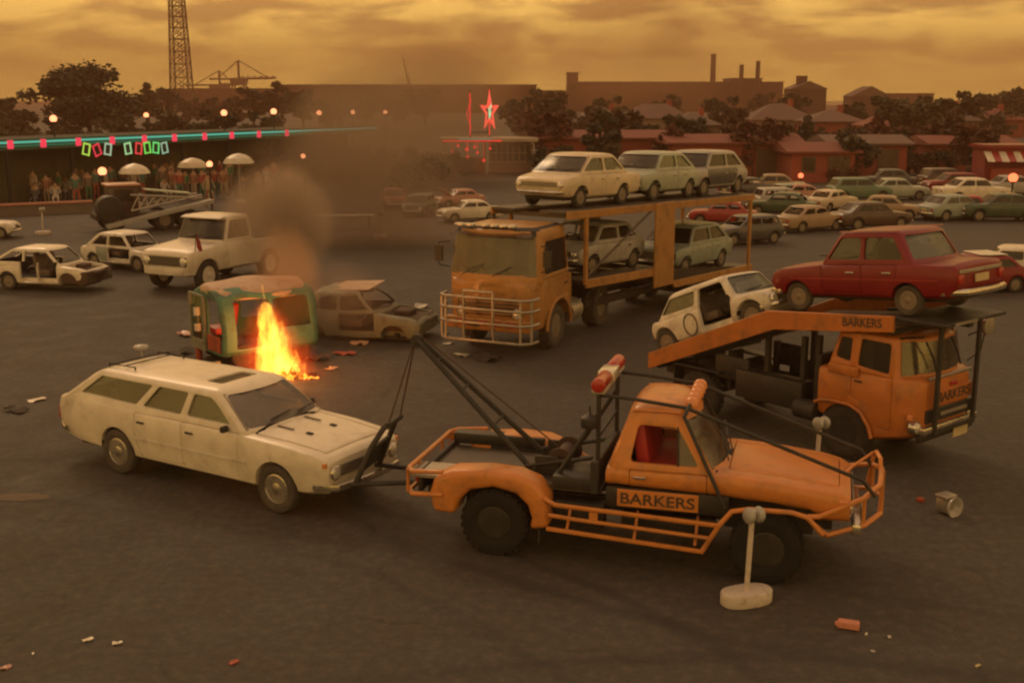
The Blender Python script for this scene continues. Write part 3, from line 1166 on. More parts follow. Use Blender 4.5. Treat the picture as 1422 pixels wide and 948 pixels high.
    for sg in (-1, 1):
        b.tube([(1.20, sg * .62, .90), (1.20, sg * .62, 2.0)], .028, 8)
        b.tube([(.66, sg * .60, .90), (1.20, sg * .62, 1.78)], .030, 8)
    b.tube([(1.20, -.66, 2.0), (1.20, .66, 2.0)], .024, 8)
    b.tube([(1.20, -.66, 1.5), (1.20, .66, 1.5)], .020, 8)
    b.build('light_frame', 'blackm', o, 45)
    b = MB()
    for sg in (-1, 1):
        b.tube([(1.20, sg * .60, 2.0), (1.55, sg * .60, 1.985), (2.22, sg * .60, 1.915), (2.95, sg * .60, 1.66), (4.20, sg * .60, 1.22), (4.34, sg * .58, 1.04)], .023, 8)
    b.build('roof_brace', 'blackm', o, 45)
    b = MB().tube([(2.72, -.90, .86), (2.21, -.72, 1.84), (2.24, -.62, 1.925), (2.26, .62, 1.925), (2.23, .72, 1.84), (2.72, .90, .86)], .023, 8)
    b.build('screen_hoop', 'blackm', o, 45)
    # rotating light bar
    lb = MB().box((1.20, 0, 2.05), (.16, 1.36, .05)).build('light_bar', 'alloy', o, 30, .01, 1)
    for sg in (-1, 1):
        MB().tube([(1.20, sg * .20, 2.13), (1.20, sg * .66, 2.13), (1.20, sg * .70, 2.13)], .085, 14).build('red_dome', 'redlens', lb, 50, .02, 2)
    MB().box((1.20, 0, 2.125), (.20, .42, .13)).build('siren_box', 'lens', lb, 30, .02, 2)
    for y in (-.42, -.20, .02, .24, .46):
        MB().lathe([(.085, 0), (.085, .03), (.075, .075), (.045, .105), (1e-4, .115)], 16, (2.26, y, 1.895)).build('hazard_dome', 'amber', o, 60)
    MB().tube([(1.12, -.66, 1.62), (1.10, -.66, 1.88)], .012, 6).lathe([(.10, 1.50), (.11, 1.56), (.10, 1.62), (.03, 1.66)], 14, (1.10, -.66, .12)).build('work_lamp', 'black', o, 45)
    # crane jib, winch and cable
    b = MB()
    for sg in (-1, 1):
        b.tube([(.36, sg * .34, .90), (-1.24, sg * .045, 2.40)], .036, 8)
    for k in (.35, .62, .84):
        x, z, w = .36 - 1.60 * k, .90 + 1.50 * k, .34 - .295 * k
        b.tube([(x, -w, z), (x, w, z)], .02, 6)
    b.lathe([(.085, -.035), (.085, .035)], 16, (-1.26, 0, 2.39), 'Y')
    b.build('jib', 'blackm', o, 45)
    b = MB()
    for sg in (-1, 1):
        b.tube([(1.18, sg * .40, 1.18), (.25, sg * .36, .98)], .026, 8)
        b.box((.52, sg * .34, 1.0), (.30, .05, .24))
    b.build('jib_mount', 'blackm', o, 45, 0)
    b = MB().lathe([(.06, -.28), (.17, -.28), (.17, -.25), (.11, -.25), (.11, .25), (.17, .25), (.17, .28), (.06, .28)], 20, (.66, 0, 1.04), 'Y')
    b.build('winch', 'cable', o, 40)
    b = MB()
    b.tube([(.60, 0, 1.13), (-1.23, 0, 2.47)], .010, 5)
    for y in (-.05, .05):
        b.tube([(-1.31, y * .6, 2.33), (-1.60, y * 4.2, 1.30)], .011, 5)
    b.build('cable', 'cable', o, 0)
    # belly lift: black cradle that holds the wagon's nose, and the two drag bars
    b = MB()
    for sg in (-1, 1):
        b.tube([(-1.98, sg * .40, .58), (-1.78, sg * .34, 1.05), (-1.66, sg * .22, 1.27), (-1.60, sg * .20, 1.32)], .038, 8)
    b.tube([(-1.60, -.24, 1.31), (-1.60, .24, 1.31)], .040, 8)
    b.tube([(-1.80, -.36, 1.0), (-1.80, .36, 1.0)], .026, 8)
    b.box((-1.92, 0, .80), (.035, .74, .24), ry=.3)
    b.build('lift_cradle', 'blackm', o, 45)
    for sg in (-1, 1):
        MB().tube([(-.95, sg * .20, .62), (-2.04, sg * .42, .55)], .034, 8).build('drag_bar', 'blackm', o, 45)
    for x in (0.0, 3.19):
        for sg in (-1, 1):
            wheel(o, x, sg * .80, .41, .25, .50, 'off', 'shaded_tyre', 'black')
    return o, h


TOW, TOW_H = tow_truck()
# ------------------------------------------------------------------ generic small car
def spec(wb, fo, ro, hw, belt, roof, A0, A1, C1, C0, r, hood=None, boot=None, low=.22, sill=.17, wk=.80, win='auto', doors='auto', **k):
    """a saloon: wheelbase, overhangs, half width, belt and roof heights, screen and rear pillar feet and heads"""
    hoodz = hood or (belt - .02, belt - .14)
    bootz = boot or (belt - .02, belt - .08)
    s = dict(
        top=[(-ro, bootz[1]), (-ro + .06, bootz[1] + .05), (C0 + .05, bootz[0]), ((A0 + C0) / 2, belt), (A0 - .05, hoodz[0]),
             (wb + fo * .55, (hoodz[0] + hoodz[1] * 2) / 3 + .02), (wb + fo - .06, hoodz[1]), (wb + fo, hoodz[1] - .06)],
        bot=[(-ro, low + .12), (-ro + .12, low), (0, sill), (wb, sill), (wb + fo - .12, low), (wb + fo, low + .08)],
        plan=[(-ro, hw * .88), (-ro + .15, hw * .95), (0, hw), (wb, hw), (wb + fo - .12, hw * .95), (wb + fo, hw * .88)],
        g=dict(belt=belt + .005, roof=roof, A0=A0, A1=A1, C0=C0, C1=C1, wb=hw * .945, wr=hw * wk, bow=.08, rbow=.05, corner=.07, crown=.03),
        axles=(0.0, wb), r=r, arch=r + .035, tw=r * .58, rimk=.60, floor=sill + .16, apil=.065, cpil=.09, glass='glass', tyremat='tyre')
    g = s['g']
    zl, zh = belt + .065, roof - .085
    tz = lambda z: (z - g['belt']) / (roof - g['belt'])
    xa = lambda z: A0 + (A1 - A0) * tz(z) - .085
    xc = lambda z: C0 + (C1 - C0) * tz(z) + k.get('cw', .12)
    xb = (A0 + C0) / 2 + k.get('bshift', .0)
    if win == 'auto':
        s['win'] = [[(xb + .03, zl), (xa(zl), zl), (xa(zh), zh), (xb + .03, zh)], [(xc(zl), zl), (xb - .03, zl), (xb - .03, zh), (xc(zh), zh)]]
    else:
        s['win'] = win
    if doors == 'auto':
        s['doors'] = [[(xb + .005, sill + .07), (A0 - .06, sill + .07), (A0 - .02, belt - .02), (xb + .005, belt - .01)],
                      [(r + .12, sill + .07), (xb - .005, sill + .07), (xb - .005, belt - .01), (r * .6, belt - .01), (r * .8, sill + .25)]]
    else:
        s['doors'] = doors
    s['hood'] = [(A0 + .09, -hw * .80), (wb + fo - .09, -hw * .74), (wb + fo - .09, hw * .74), (A0 + .09, hw * .80)]
    if C0 - (-ro) > .40:
        s['boot'] = [(-ro + .09, -hw * .76), (C0 - .10, -hw * .80), (C0 - .10, hw * .80), (-ro + .09, hw * .76)]
    s['front'] = dict(x=wb + fo - .01, z=hoodz[1] - .13, w=hw * .86, h=.12, lamps=(hw * .68,), lr=.065, bz=low + .12, bw=hw * .93, bh=.08, gw=.62)
    s['rear'] = dict(x=-ro - .005, z=bootz[1] - .10, w=hw * .84, lw=.13, lh=.10, bz=low + .15, bw=hw * .92)
    s.update({a: b for a, b in k.items() if a not in ('cw', 'bshift')})
    return s


def placed(name, label, cat, p, heading, pitch=0.0, group=None, roll=0.0):
    o = thing(name, label, cat, p, heading, group)
    o.rotation_euler = (roll, -pitch, heading)
    return o


# ------------------------------------------------------------------ the orange ramp truck with two cars on its back
TH = R(-50)
TN = Vector((-math.sin(TH), math.cos(TH), 0))
TF = Vector((math.cos(TH), math.sin(TH), 0))
TP = ground(1172, 640) + TN * .95


def on_ramp(s, z, y=0.0):
    return TP + TF * s + TN * y + Vector((0, 0, z))


def ramp_truck():
    o = thing('ramp_truck', 'orange ramp truck carrying a red saloon and a small white wagon', 'truck', TP, TH)
    g = dict(belt=1.40, roof=1.985, A0=.80, A1=.72, C0=-.50, C1=-.34, wb=.86, wr=.80, bow=.22, rbow=.0, corner=.10, crown=.05)
    base = hull([(-.60, 1.36), (.70, 1.42), (.98, 1.40), (1.06, 1.34)], [(-.60, .60), (.40, .40), (.80, .50), (1.06, .56)],
                [(-.60, .86), (.5, .90), (.75, .88), (.95, .74), (1.06, .60)], .02, .15)
    ops = [('UNION', greenhouse(g)), ('DIFFERENCE', greenhouse(g, .055, .95))]
    win = [(.06, 1.49), (.60, 1.44), (.585, 1.89), (.09, 1.90)]
    small = [(-.33, 1.56), (-.06, 1.52), (-.06, 1.88), (-.27, 1.88)]
    ops += [('DIFFERENCE', MB().prism(rounded(w, .05), -2, 2).mesh()) for w in (win, small)]

    def ep(t0, t1, si):
        f = lambda t: (g['wb'] + (g['wr'] - g['wb']) * t - si)
        z = lambda t: g['belt'] + (g['roof'] - g['belt']) * t
        return [(-f(t0), z(t0)), (f(t0), z(t0)), (f(t1), z(t1)), (-f(t1), z(t1))]
    ops.append(('DIFFERENCE', MB().prism(rounded(ep(.10, .88, .075), .07), .45, 1.6, 'X').mesh()))
    n = 28
    arch = [(-.10 + .46 * math.cos(2 * PI * i / n), .42 + .44 * math.sin(2 * PI * i / n)) for i in range(n)]
    ops.append(('DIFFERENCE', both_sides(arch, .52, 1.3)))
    whole = bake(base, ops)
    dp = [(.44, .62), (.68, .62), (.68, 1.40), (-.02, 1.40), (-.02, 1.02), (.34, .90)]
    dr = lambda q, sg: MB().prism(rounded(q, .04, 2), *((.62, 2) if sg > 0 else (-2, -.62))).mesh()
    doors = [bake(whole.copy(), [('INTERSECT', dr(grown(dp, -.008), sg))], .006, 1) for sg in (-1, 1)]
    cab = put('cab', bake(whole, [('DIFFERENCE', dr(dp, 1)), ('DIFFERENCE', dr(dp, -1))], .014, 2), 'orange2', o, 40)
    line_cabin(cab.data, g, .95)
    for sg, me in zip((-1, 1), doors):
        d = put('door', me, 'orange2', o, 40)
        MB().box((.12, sg * .90, 1.26), (.13, .02, .026)).build('handle', 'dark', d, 30, .005, 1)
        side_pane(g, win, sg).build('side_window', 'dglass', o, 0)
        side_pane(g, small, sg).build('quarter_window', 'dglass', o, 0)
        MB().box((-.14, sg * .905, 1.395), (.52, .05, .15)).build('air_scoop', 'orange2', cab, 30, .02, 2)
        lip = MB().tube([(-.62, sg * .90, .80), (-.50, sg * .91, .86), (-.3, sg * .915, .885), (0, sg * .915, .885), (.2, sg * .915, .80), (.34, sg * .91, .62), (.40, sg * .90, .44)], .028, 8)
        lip.build('wheel_arch_lip', 'orange2', cab, 45)
    end_pane(g, True, .07, .91, .04, -.015).build('windscreen', 'dustglass', o, 60)
    for y in (-.50, .18):
        MB().tube([(.95, y, 1.93), (1.0, y + .14, 1.68), (1.02, y + .20, 1.50)], .014, 6).build('wiper', 'black', o, 0)
    b = MB()
    for y in (-.40, .40):
        b.box((.10, y, 1.12), (.46, .52, .16)).box((-.18, y, 1.42), (.14, .52, .60), ry=-.1)
    b.build('seat', 'seat', o, 35, .04, 2)
    MB().box((.70, 0, 1.30), (.24, 1.5, .16)).build('dashboard', 'dark', o, 30, .03, 2)
    c = Vector((.46, .42, 1.42))
    n = 20
    MB().tube([c + Vector((.16 * math.sin(2 * PI * i / n), .22 * math.cos(2 * PI * i / n), .12 * math.sin(2 * PI * i / n))) for i in range(n)], .015, 6, True).tube([c, c + Vector((.2, 0, -.15))], .02, 6).build('steering_wheel', 'black', o, 40)
    # face
    MB().box((1.055, .06, 1.40), (.035, 1.18, .045)).build('screen_trim', 'alloy', o, 30, .01, 1)
    brd = MB().box((1.075, .14, 1.10), (.03, 1.02, .22)).build('name_board', 'orange2', o, 0, .006, 1)
    lettering('lettering', 'BARKERS', .90, .15, (1.093, .14, 1.10), (0, 1, 0), (0, 0, 1), 'dbrown', brd)
    MB().box((1.075, .14, 1.26), (.03, .20, .06)).build('badge', 'redlens', o, 30, .01, 1)
    gr = MB().box((1.06, .06, .845), (.07, 1.30, .20)).build('grille', 'black', o, 0, .01, 1)
    MB().box((1.10, .14, .85), (.02, .74, .05)).build('grille_bar', 'alloy', gr, 0)
    MB().box((1.10, .02, .66), (.10, 1.52, .11)).build('bumper', 'chrome', o, 30, .025, 2)
    MB().box((1.05, .02, .54), (.08, 1.5, .12)).build('valance', 'black', o, 30, .02, 2)
    MB().box((1.12, .34, .50), (.02, .40, .15)).build('number_plate', 'plate', o, 0)
    for sg in (-1, 1):
        hl = MB().lathe([(.10, -.06), (.10, .03), (.085, .045)], 18, (1.0, sg * .72, .70), 'X').build('headlight', 'chrome', o, 40)
        MB().lathe([(.085, .04), (.06, .06), (1e-4, .07)], 18, (1.0, sg * .72, .70), 'X').build('lens', 'lens', hl, 60)
        MB().box((.96, sg * .82, .86), (.08, .06, .08)).build('indicator', 'amber', o, 30, .01, 1)
    # black frame in front of the cab that carries the over-cab tray
    b = MB()
    for y in (-.46, .62):
        b.box((1.15, y, 1.42), (.05, .07, 1.68))
        b.tube([(1.15, y, 2.24), (.55, y, 2.22), (-.40, y, 2.10)], .03, 8)
    b.box((1.15, .08, .62), (.045, 1.10, .06)).box((1.15, .08, 2.24), (.06, 1.5, .06))
    b.build('cab_frame', 'blackm', o, 30)
    b = MB().box((1.0, 0, 2.275), (.85, 1.7, .05)).box((1.0, 0, 2.20), (.70, .12, .09))
    b.build('overcab_tray', 'blackm', o, 30, .012, 1)
    MB().box((1.43, -.30, 2.275), (.012, .60, .04)).build('marker_strip', 'alloy', o, 0)
    # mirror on an arm
    b = MB().tube([(.86, .84, 1.85), (1.02, 1.02, 1.95), (1.02, 1.05, 2.02)], .014, 6).tube([(.86, .86, 1.45), (.98, 1.02, 1.6), (1.02, 1.04, 1.92)], .012, 6)
    arm = b.build('mirror_arm', 'blackm', o, 40)
    mb = MB().lathe([(.02, -.06), (.13, -.05), (.15, .0), (.135, .03)], 20, (1.04, 1.08, 2.0), 'X').build('mirror_shell', 'redlens', arm, 45)
    MB().lathe([(.155, .0), (.15, .03), (.13, .036)], 20, (1.04, 1.08, 2.0), 'X').build('mirror_rim', 'alloy', mb, 45)
    # ramp: two deep orange side beams joined by a plank floor
    top = [(-4.10, .98), (-1.57, 2.10), (.655, 2.325)]
    bot = [(-4.09, .70), (-1.42, 1.815), (.665, 2.09)]
    poly = bot + top[::-1]
    for sg in (-1, 1):
        me = MB().prism(poly, sg * .885, sg * .955).mesh()
        bm_ = put('ramp_beam', bake(me, [], .008, 1, 20), 'orange2', o, 30)
        x0, z0, sl = .16, 2.165, math.atan2(.235, 2.225)
        ux = Vector((math.cos(sl), 0, math.sin(sl)))
        uz = Vector((-math.sin(sl), 0, math.cos(sl)))
        lettering('lettering', 'BARKERS', .66, .135, (x0, sg * .9565, z0), ux if sg < 0 else -ux, uz, 'dbrown', bm_)
    fl = [(-4.08, .80), (-1.55, 1.90), (.64, 2.17), (.65, 2.13), (-1.52, 1.86), (-4.05, .76)]
    for sg in (-1, 1):
        MB().prism(fl, sg * .30, sg * .88).build('runway', 'wood', o, 0)
    for x, z in ((-3.9, .82), (-3.1, 1.16), (-2.3, 1.51), (-1.5, 1.87), (-.8, 1.96), (.0, 2.05), (.6, 2.12)):
        MB().box((x, 0, z - .04), (.08, 1.78, .07)).build('cross_member', 'blackm', o, 0)
    # chassis under the ramp
    b = MB()
    for sg in (-1, 1):
        b.box((-1.6, sg * .40, .68), (5.0, .10, .22))
        for x, z in ((-3.3, .95), (-2.5, 1.25), (-1.75, 1.62), (-1.05, 1.72), (-.78, 1.78)):
            b.box((x, sg * .62, (z + .60) / 2), (.08, .08, z - .60))
    b.tube([(-3.0, -.7, .42), (-3.0, .7, .42)], .06, 8).tube([(-.1, -.7, .42), (-.1, .7, .42)], .06, 8)
    b.build('chassis', 'under', o, 30)
    b = MB()
    for sg in (-1, 1):
        b.box((-1.55, sg * .72, .80), (1.30, .30, .46))
        b.box((-2.35, sg * .78, 1.0), (.70, .04, .40))
    b.build('side_locker', 'black', o, 30, .02, 2)
    MB().box((-.68, 0, 1.10), (.10, 1.56, .84)).build('headboard', 'black', o, 30, .015, 1)
    MB().tube([(-1.0, -.80, .62), (-.62, -.80, .62)], .16, 16).build('fuel_tank', 'blackm', o, 40)
    for x in (-.10, -3.0):
        for sg in (-1, 1):
            wheel(o, x, sg * .76, .42, .22, .52, 'truck', 'tyre', 'dark')
    b = MB()
    for sg in (-1, 1):
        b.box((-3.0, sg * .80, .90), (1.0, .26, .03)).box((-3.5, sg * .80, .70), (.03, .26, .42))
    b.build('rear_mudguard', 'black', o, 30, .01, 1)
    return o


RAMP = ramp_truck()

# the red saloon, tail over the cab, nose pointing down the ramp
o = placed('red_saloon', 'dark red four door saloon parked nose down on top of the orange ramp truck', 'car', on_ramp(.73, 2.31), TH + PI, -R(5.7))
s = spec(1.90, .53, .74, .73, .745, 1.215, 1.47, 1.16, .17, -.10, .225, hood=(.735, .60), boot=(.75, .68), low=.26, sill=.24, cw=.13, wk=.83, tyremat='dusty', rimmat='steel', bshift=.06)
s['front'].update(z=.45, lamps=(.50,), bz=.30)
s['rear'].update(z=.535, lw=.12, lh=.13, bz=.345, panel=.0, pz=.52)
s['boot'] = [(-.66, -.56), (-.21, -.60), (-.21, .60), (-.66, .56)]
car(o, s, 'red')
MB().box((-.752, 0, .635), (.025, 1.16, .05)).build('tail_trim', 'alloy', o, 30, .006, 1)
for sg in (-1, 1):
    MB().box((.75, sg * .733, .52), (2.5, .01, .018)).build('side_trim', 'red2', o, 0)
    MB().tube([(1.16, sg * .60, 1.215), (.17, sg * .60, 1.225)], .012, 6).build('roof_gutter', 'pink', o, 40)

# the little white wagon on the tail of the ramp, one door gone
o = placed('stripped_wagon', 'small white wagon missing its side door on the sloping tail of the orange ramp', 'car', on_ramp(-3.90, .885), TH, R(22))
s = spec(2.0, .40, .30, .63, .66, 1.075, 1.78, 1.56, .28, -.10, .255, hood=(.655, .58), low=.24, sill=.20, cw=.10,
         win=[[(-.02 + .06, .735), (.84, .735), (.89, .985), (.26, .985)], [(.93, .735), (1.60, .735), (1.49, .99), (.97, .99)]],
         doors=[[(.92, .25), (1.60, .25), (1.68, .66), (1.62, .745), (.93, .745)]], missing={(0, -1)}, noglass={(1, -1)}, glass='glass', tyremat='dusty', boot=(.655, .62))
s.pop('boot', None) if not isinstance(s.get('boot'), list) else None
s['rear'].update(z=.50, lw=.08, lh=.16)
car(o, s, 'white2')
b = MB()
n = 22
pts = [(.70 + .15 * math.cos(2 * PI * i / n), -.634, .44 + .19 * math.sin(2 * PI * i / n)) for i in range(n)]
b.tube(pts, .012, 6, True)
b.build('stripped_seam', 'dbrown', o, 40)

# ------------------------------------------------------------------ the ochre car transporter
CH = R(-115)
CN = Vector((-math.sin(CH), math.cos(CH), 0))
CP = ground(775, 482) - CN * 1.08


def transporter_cab():
    o = thing('transporter_truck', 'ochre yellow cab-over truck with a tubular bull bar pulling the two deck car trailer', 'truck', CP, CH)
    g = dict(belt=1.62, roof=2.66, A0=1.08, A1=.92, C0=-.74, C1=-.66, wb=1.07, wr=.98, bow=.20, rbow=0, corner=.13, crown=.07)
    base = hull([(-.80, 1.58), (1.0, 1.62), (1.18, 1.58), (1.24, 1.5)], [(-.80, .62), (.75, .52), (1.24, .50)],
                [(-.80, 1.06), (.8, 1.09), (1.0, 1.04), (1.16, .92), (1.24, .78)], .02, .18)
    win = [(-.56, 1.70), (.74, 1.70), (.60, 2.40), (-.54, 2.40)]
    ops = [('UNION', greenhouse(g)), ('DIFFERENCE', greenhouse(g, .06, 1.15)), ('DIFFERENCE', MB().prism(rounded(win, .08), -2, 2).mesh())]

    def ep(t0, t1, si):
        f = lambda t: (g['wb'] + (g['wr'] - g['wb']) * t - si)
        z = lambda t: g['belt'] + (g['roof'] - g['belt']) * t
        return [(-f(t0), z(t0)), (f(t0), z(t0)), (f(t1), z(t1)), (-f(t1), z(t1))]
    ops.append(('DIFFERENCE', MB().prism(rounded(ep(.10, .86, .08), .09), .5, 1.8, 'X').mesh()))
    n = 28
    arch = [(.62 * math.cos(2 * PI * i / n), .48 + .60 * math.sin(2 * PI * i / n)) for i in range(n)]
    ops.append(('DIFFERENCE', both_sides(arch, .62, 1.5)))
    whole = bake(base, ops)
    dp = [(.66, .78), (.80, .78), (.80, 1.62), (-.60, 1.62), (-.60, 1.16), (.20, 1.14), (.55, .98)]
    dr = lambda q, sg: MB().prism(rounded(q, .04, 2), *((.80, 2) if sg > 0 else (-2, -.80))).mesh()
    doors = [bake(whole.copy(), [('INTERSECT', dr(grown(dp, -.009), sg))], .006, 1) for sg in (-1, 1)]
    cab = put('cab', bake(whole, [('DIFFERENCE', dr(dp, 1)), ('DIFFERENCE', dr(dp, -1))], .018, 2), 'ochre', o, 40)
    line_cabin(cab.data, g, 1.15)
    for sg, me in zip((-1, 1), doors):
        d = put('door', me, 'ochre', o, 40)
        MB().box((-.42, sg * 1.09, 1.40), (.16, .02, .03)).build('handle', 'dark', d, 30, .006, 1)
        side_pane(g, win, sg).build('side_window', 'dglass', o, 0)
        b = MB().tube([(.66 * math.cos(PI * i / 14), sg * 1.10, .48 + .64 * math.sin(PI * i / 14)) for i in range(15)], .045, 8)
        b.build('wheel_arch_lip', 'ochre', cab, 45)
        b = MB().tube([(.95, sg * 1.08, 2.35), (1.10, sg * 1.28, 2.33), (1.10, sg * 1.28, 1.85), (.98, sg * 1.10, 1.80)], .014, 6)
        b.box((1.10, sg * 1.28, 2.1), (.05, .18, .34))
        b.build('wing_mirror', 'black', o, 30)
    end_pane(g, True, .07, .89, .05, -.02).build('windscreen', 'dustglass', o, 60)
    for y in (-.62, .10):
        MB().tube([(1.30, y, 1.70), (1.27, y + .42, 1.92)], .012, 6).build('wiper', 'black', o, 0)
    MB().box((1.10, 0, 2.56), (.26, 1.86, .035), ry=.25).build('sun_visor', 'dglass', o, 30, .01, 1)
    for k, y in enumerate((-.82, -.58, -.22, 0, .22, .42)):
        MB().box((.98, y, 2.735), (.12, .17 if k > 1 else .22, .06)).build('clearance_light', 'lens', o, 30, .02, 2)
    b = MB()
    for y in (-.55, .55):
        b.box((.05, y, 1.36), (.52, .58, .18)).box((-.26, y, 1.76), (.15, .58, .72), ry=-.1)
    b.build('seat', 'seat', o, 35, .04, 2)
    MB().box((.95, 0, 1.52), (.28, 1.9, .18)).build('dashboard', 'dark', o, 30, .03, 2)
    c = Vector((.64, -.52, 1.68))
    n = 20
    MB().tube([c + Vector((.17 * math.sin(2 * PI * i / n), .25 * math.cos(2 * PI * i / n), .14 * math.sin(2 * PI * i / n))) for i in range(n)], .018, 6, True).tube([c, c + Vector((.2, 0, -.18))], .024, 6).build('steering_wheel', 'black', o, 40)
    gr = MB().box((1.235, 0, 1.02), (.06, 1.5, .36)).build('grille', 'dbrown', o, 0, .02, 1)
    for z in (.90, .98, 1.06, 1.14):
        MB().box((1.27, 0, z), (.02, 1.44, .02)).build('grille_bar', 'ochre', gr, 0)
    MB().box((1.26, 0, .66), (.16, 2.04, .26)).build('bumper', 'ochre', o, 30, .03, 2)
    for sg in (-1, 1):
        hl = MB().lathe([(.12, -.05), (.12, .03), (.10, .045)], 18, (1.235, sg * .66, .90), 'X').build('headlight', 'chrome', o, 40)
        MB().lathe([(.10, .04), (.07, .06), (1e-4, .07)], 18, (1.235, sg * .66, .90), 'X').build('lens', 'lens', hl, 60)
    for y in (-.62, -.12, .22, .55):
        MB().box((1.35, y, .68), (.02, .26, .12)).build('red_marker', 'redlens', o, 30, .01, 1)
    MB().box((1.35, -.32, .66), (.02, .30, .10)).build('number_plate', 'dark', o, 0)
    # tubular bull bar
    b = MB()
    r = .032
    for y in (-.45, .24):
        b.tube([(1.30, y, .34), (1.52, y, .34), (1.56, y, .50), (1.56, y, 1.40)], r, 8)
    b.tube([(1.56, -.45, 1.40), (1.56, .24, 1.40)], r, 8)
    for z, w in ((.34, 1.08), (.72, 1.10), (1.02, 1.10), (1.26, 1.10)):
        b.tube([(1.10, -w, z), (1.42, -w * .97, z), (1.56, -w * .82, z), (1.56, w * .82, z), (1.42, w * .97, z), (1.10, w, z)], r, 8)
    for sg in (-1, 1):
        b.tube([(1.40, sg * 1.06, .34), (1.40, sg * 1.06, 1.26)], r, 8)
        b.tube([(1.56, sg * .88, .34), (1.56, sg * .88, 1.26)], r * .8, 8)
    b.build('bull_bar', 'alloy', o, 45)
    b = MB()
    for sg in (-1, 1):
        b.box((-1.1, sg * .42, .78), (3.8, .12, .26))
    b.tube([(0, -.9, .48), (0, .9, .48)], .07, 8).tube([(-2.75, -.9, .48), (-2.75, .9, .48)], .08, 8)
    b.lathe([(.5, 0), (.5, .06)], 20, (-2.6, 0, .95))
    b.build('chassis', 'under', o, 30)
    MB().box((-.95, 0, 1.3), (.16, 1.7, 1.3)).build('headboard', 'black', o, 30, .02, 1)
    MB().tube([(-1.30, .90, .66), (-1.28, .90, .66), (-.72, .90, .66), (-.70, .90, .66)], .26, 20).build('fuel_tank', 'alloy', o, 40)
    for sg in (-1, 1):
        wheel(o, 0, sg * .92, .48, .27, .55, 'truck', 'dusty', 'steel')
        wheel(o, -2.75, sg * .88, .50, .40, .55, 'truck', 'dusty', 'steel')
        b = MB().tube([(-2.75 + .58 * math.cos(PI * i / 12), sg * .88, .52 + .58 * math.sin(PI * i / 12)) for i in range(13)], .02, 4)
        b.build('mudguard', 'black', o, 45)
    return o


transporter_cab()

LH = R(-128)
LN = Vector((-math.sin(LH), math.cos(LH), 0))
LF = Vector((math.cos(LH), math.sin(LH), 0))
LP = ground(775, 482) - LN * 1.1


def on_trailer(s, z, y=0.0):
    return LP + LF * s + LN * y + Vector((0, 0, z))


def trailer():
    o = thing('car_trailer', 'ochre two deck car transporter trailer with a broad middle post, coupled behind the ochre truck', 'trailer', LP, LH)
    W = 1.10
    up = lambda s: 2.955 - .021 * (-s)
    for sg in (-1, 1):
        poly = [(-.35, up(-.35)), (-9.35, up(-9.35)), (-9.35, up(-9.35) - .17), (-.35, up(-.35) - .17)]
        MB().prism(poly, sg * W, sg * (W - .07)).build('upper_beam', 'ochre', o, 30, .008, 1)
        poly = [(-1.1, 1.37), (-4.55, 1.28), (-4.95, .86), (-9.35, .80), (-9.35, .62), (-5.05, .68), (-4.68, 1.08), (-1.1, 1.17)]
        MB().prism(poly, sg * W, sg * (W - .07)).build('lower_beam', 'ochre', o, 30, .008, 1)
        MB().box((-4.45, sg * (W + .012), 1.84), (.92, .055, 2.08)).build('middle_post', 'ochre', o, 30, .012, 1)
        for s in (-1.08, -9.15):
            zt, zb = up(s) - .1, (1.25 if s > -3 else .72)
            MB().box((s, sg * (W - .03), (zt + zb) / 2), (.10, .08, zt - zb)).build('post', 'ochre', o, 30, .008, 1)
        MB().tube([(-1.1, sg * (W - .05), 1.4), (-3.9, sg * (W - .05), 2.7)], .028, 6).build('brace', 'dbrown', o, 40)
    for sg in (-1, 1):
        poly = [(-.3, up(-.3) + .005), (-9.4, up(-9.4) + .005), (-9.4, up(-9.4) - .045), (-.3, up(-.3) - .045)]
        MB().prism(poly, sg * .36, sg * 1.02).build('upper_runway', 'tray', o, 0)
        poly = [(-1.1, 1.345), (-4.55, 1.255), (-4.95, .835), (-9.35, .775), (-9.35, .735), (-5.0, .795), (-4.6, 1.215), (-1.1, 1.305)]
        MB().prism(poly, sg * .36, sg * 1.02).build('lower_runway', 'tray', o, 0)
    for i in range(10):
        s = -.5 - i * .97
        MB().box((s, 0, up(s) - .11), (.09, 2.06, .09)).build('cross_member', 'dbrown', o, 0)
        zz = 1.22 if s > -4.6 else .70
        if s < -1.1:
            MB().box((s, 0, zz), (.09, 2.06, .09)).build('cross_member', 'dbrown', o, 0)
    b = MB()
    for sg in (-1, 1):
        b.box((-5.4, sg * .45, .62), (7.0, .10, .20))
    b.tube([(-6.2, -.9, .42), (-6.2, .9, .42)], .07, 8).tube([(-7.2, -.9, .42), (-7.2, .9, .42)], .07, 8)
    b.box((-3.2, 0, 1.02), (2.0, .9, .24))
    b.build('chassis', 'under', o, 30)
    for s in (-6.2, -7.2):
        for sg in (-1, 1):
            wheel(o, s, sg * .92, .40, .26, .55, 'truck', 'dusty', 'steel')
    return o


trailer()

WH_UP = dict(tyremat='tyre', rimmat='steel')


def deck_car(name, label, s_rear, z, sp, mat, y=0.0, pitch=0.0, extra=0.0):
    o = placed(name, label, 'car', on_trailer(s_rear, z, y), LH + extra, pitch, 'cars loaded on the transporter trailer')
    car(o, sp, mat)
    return o


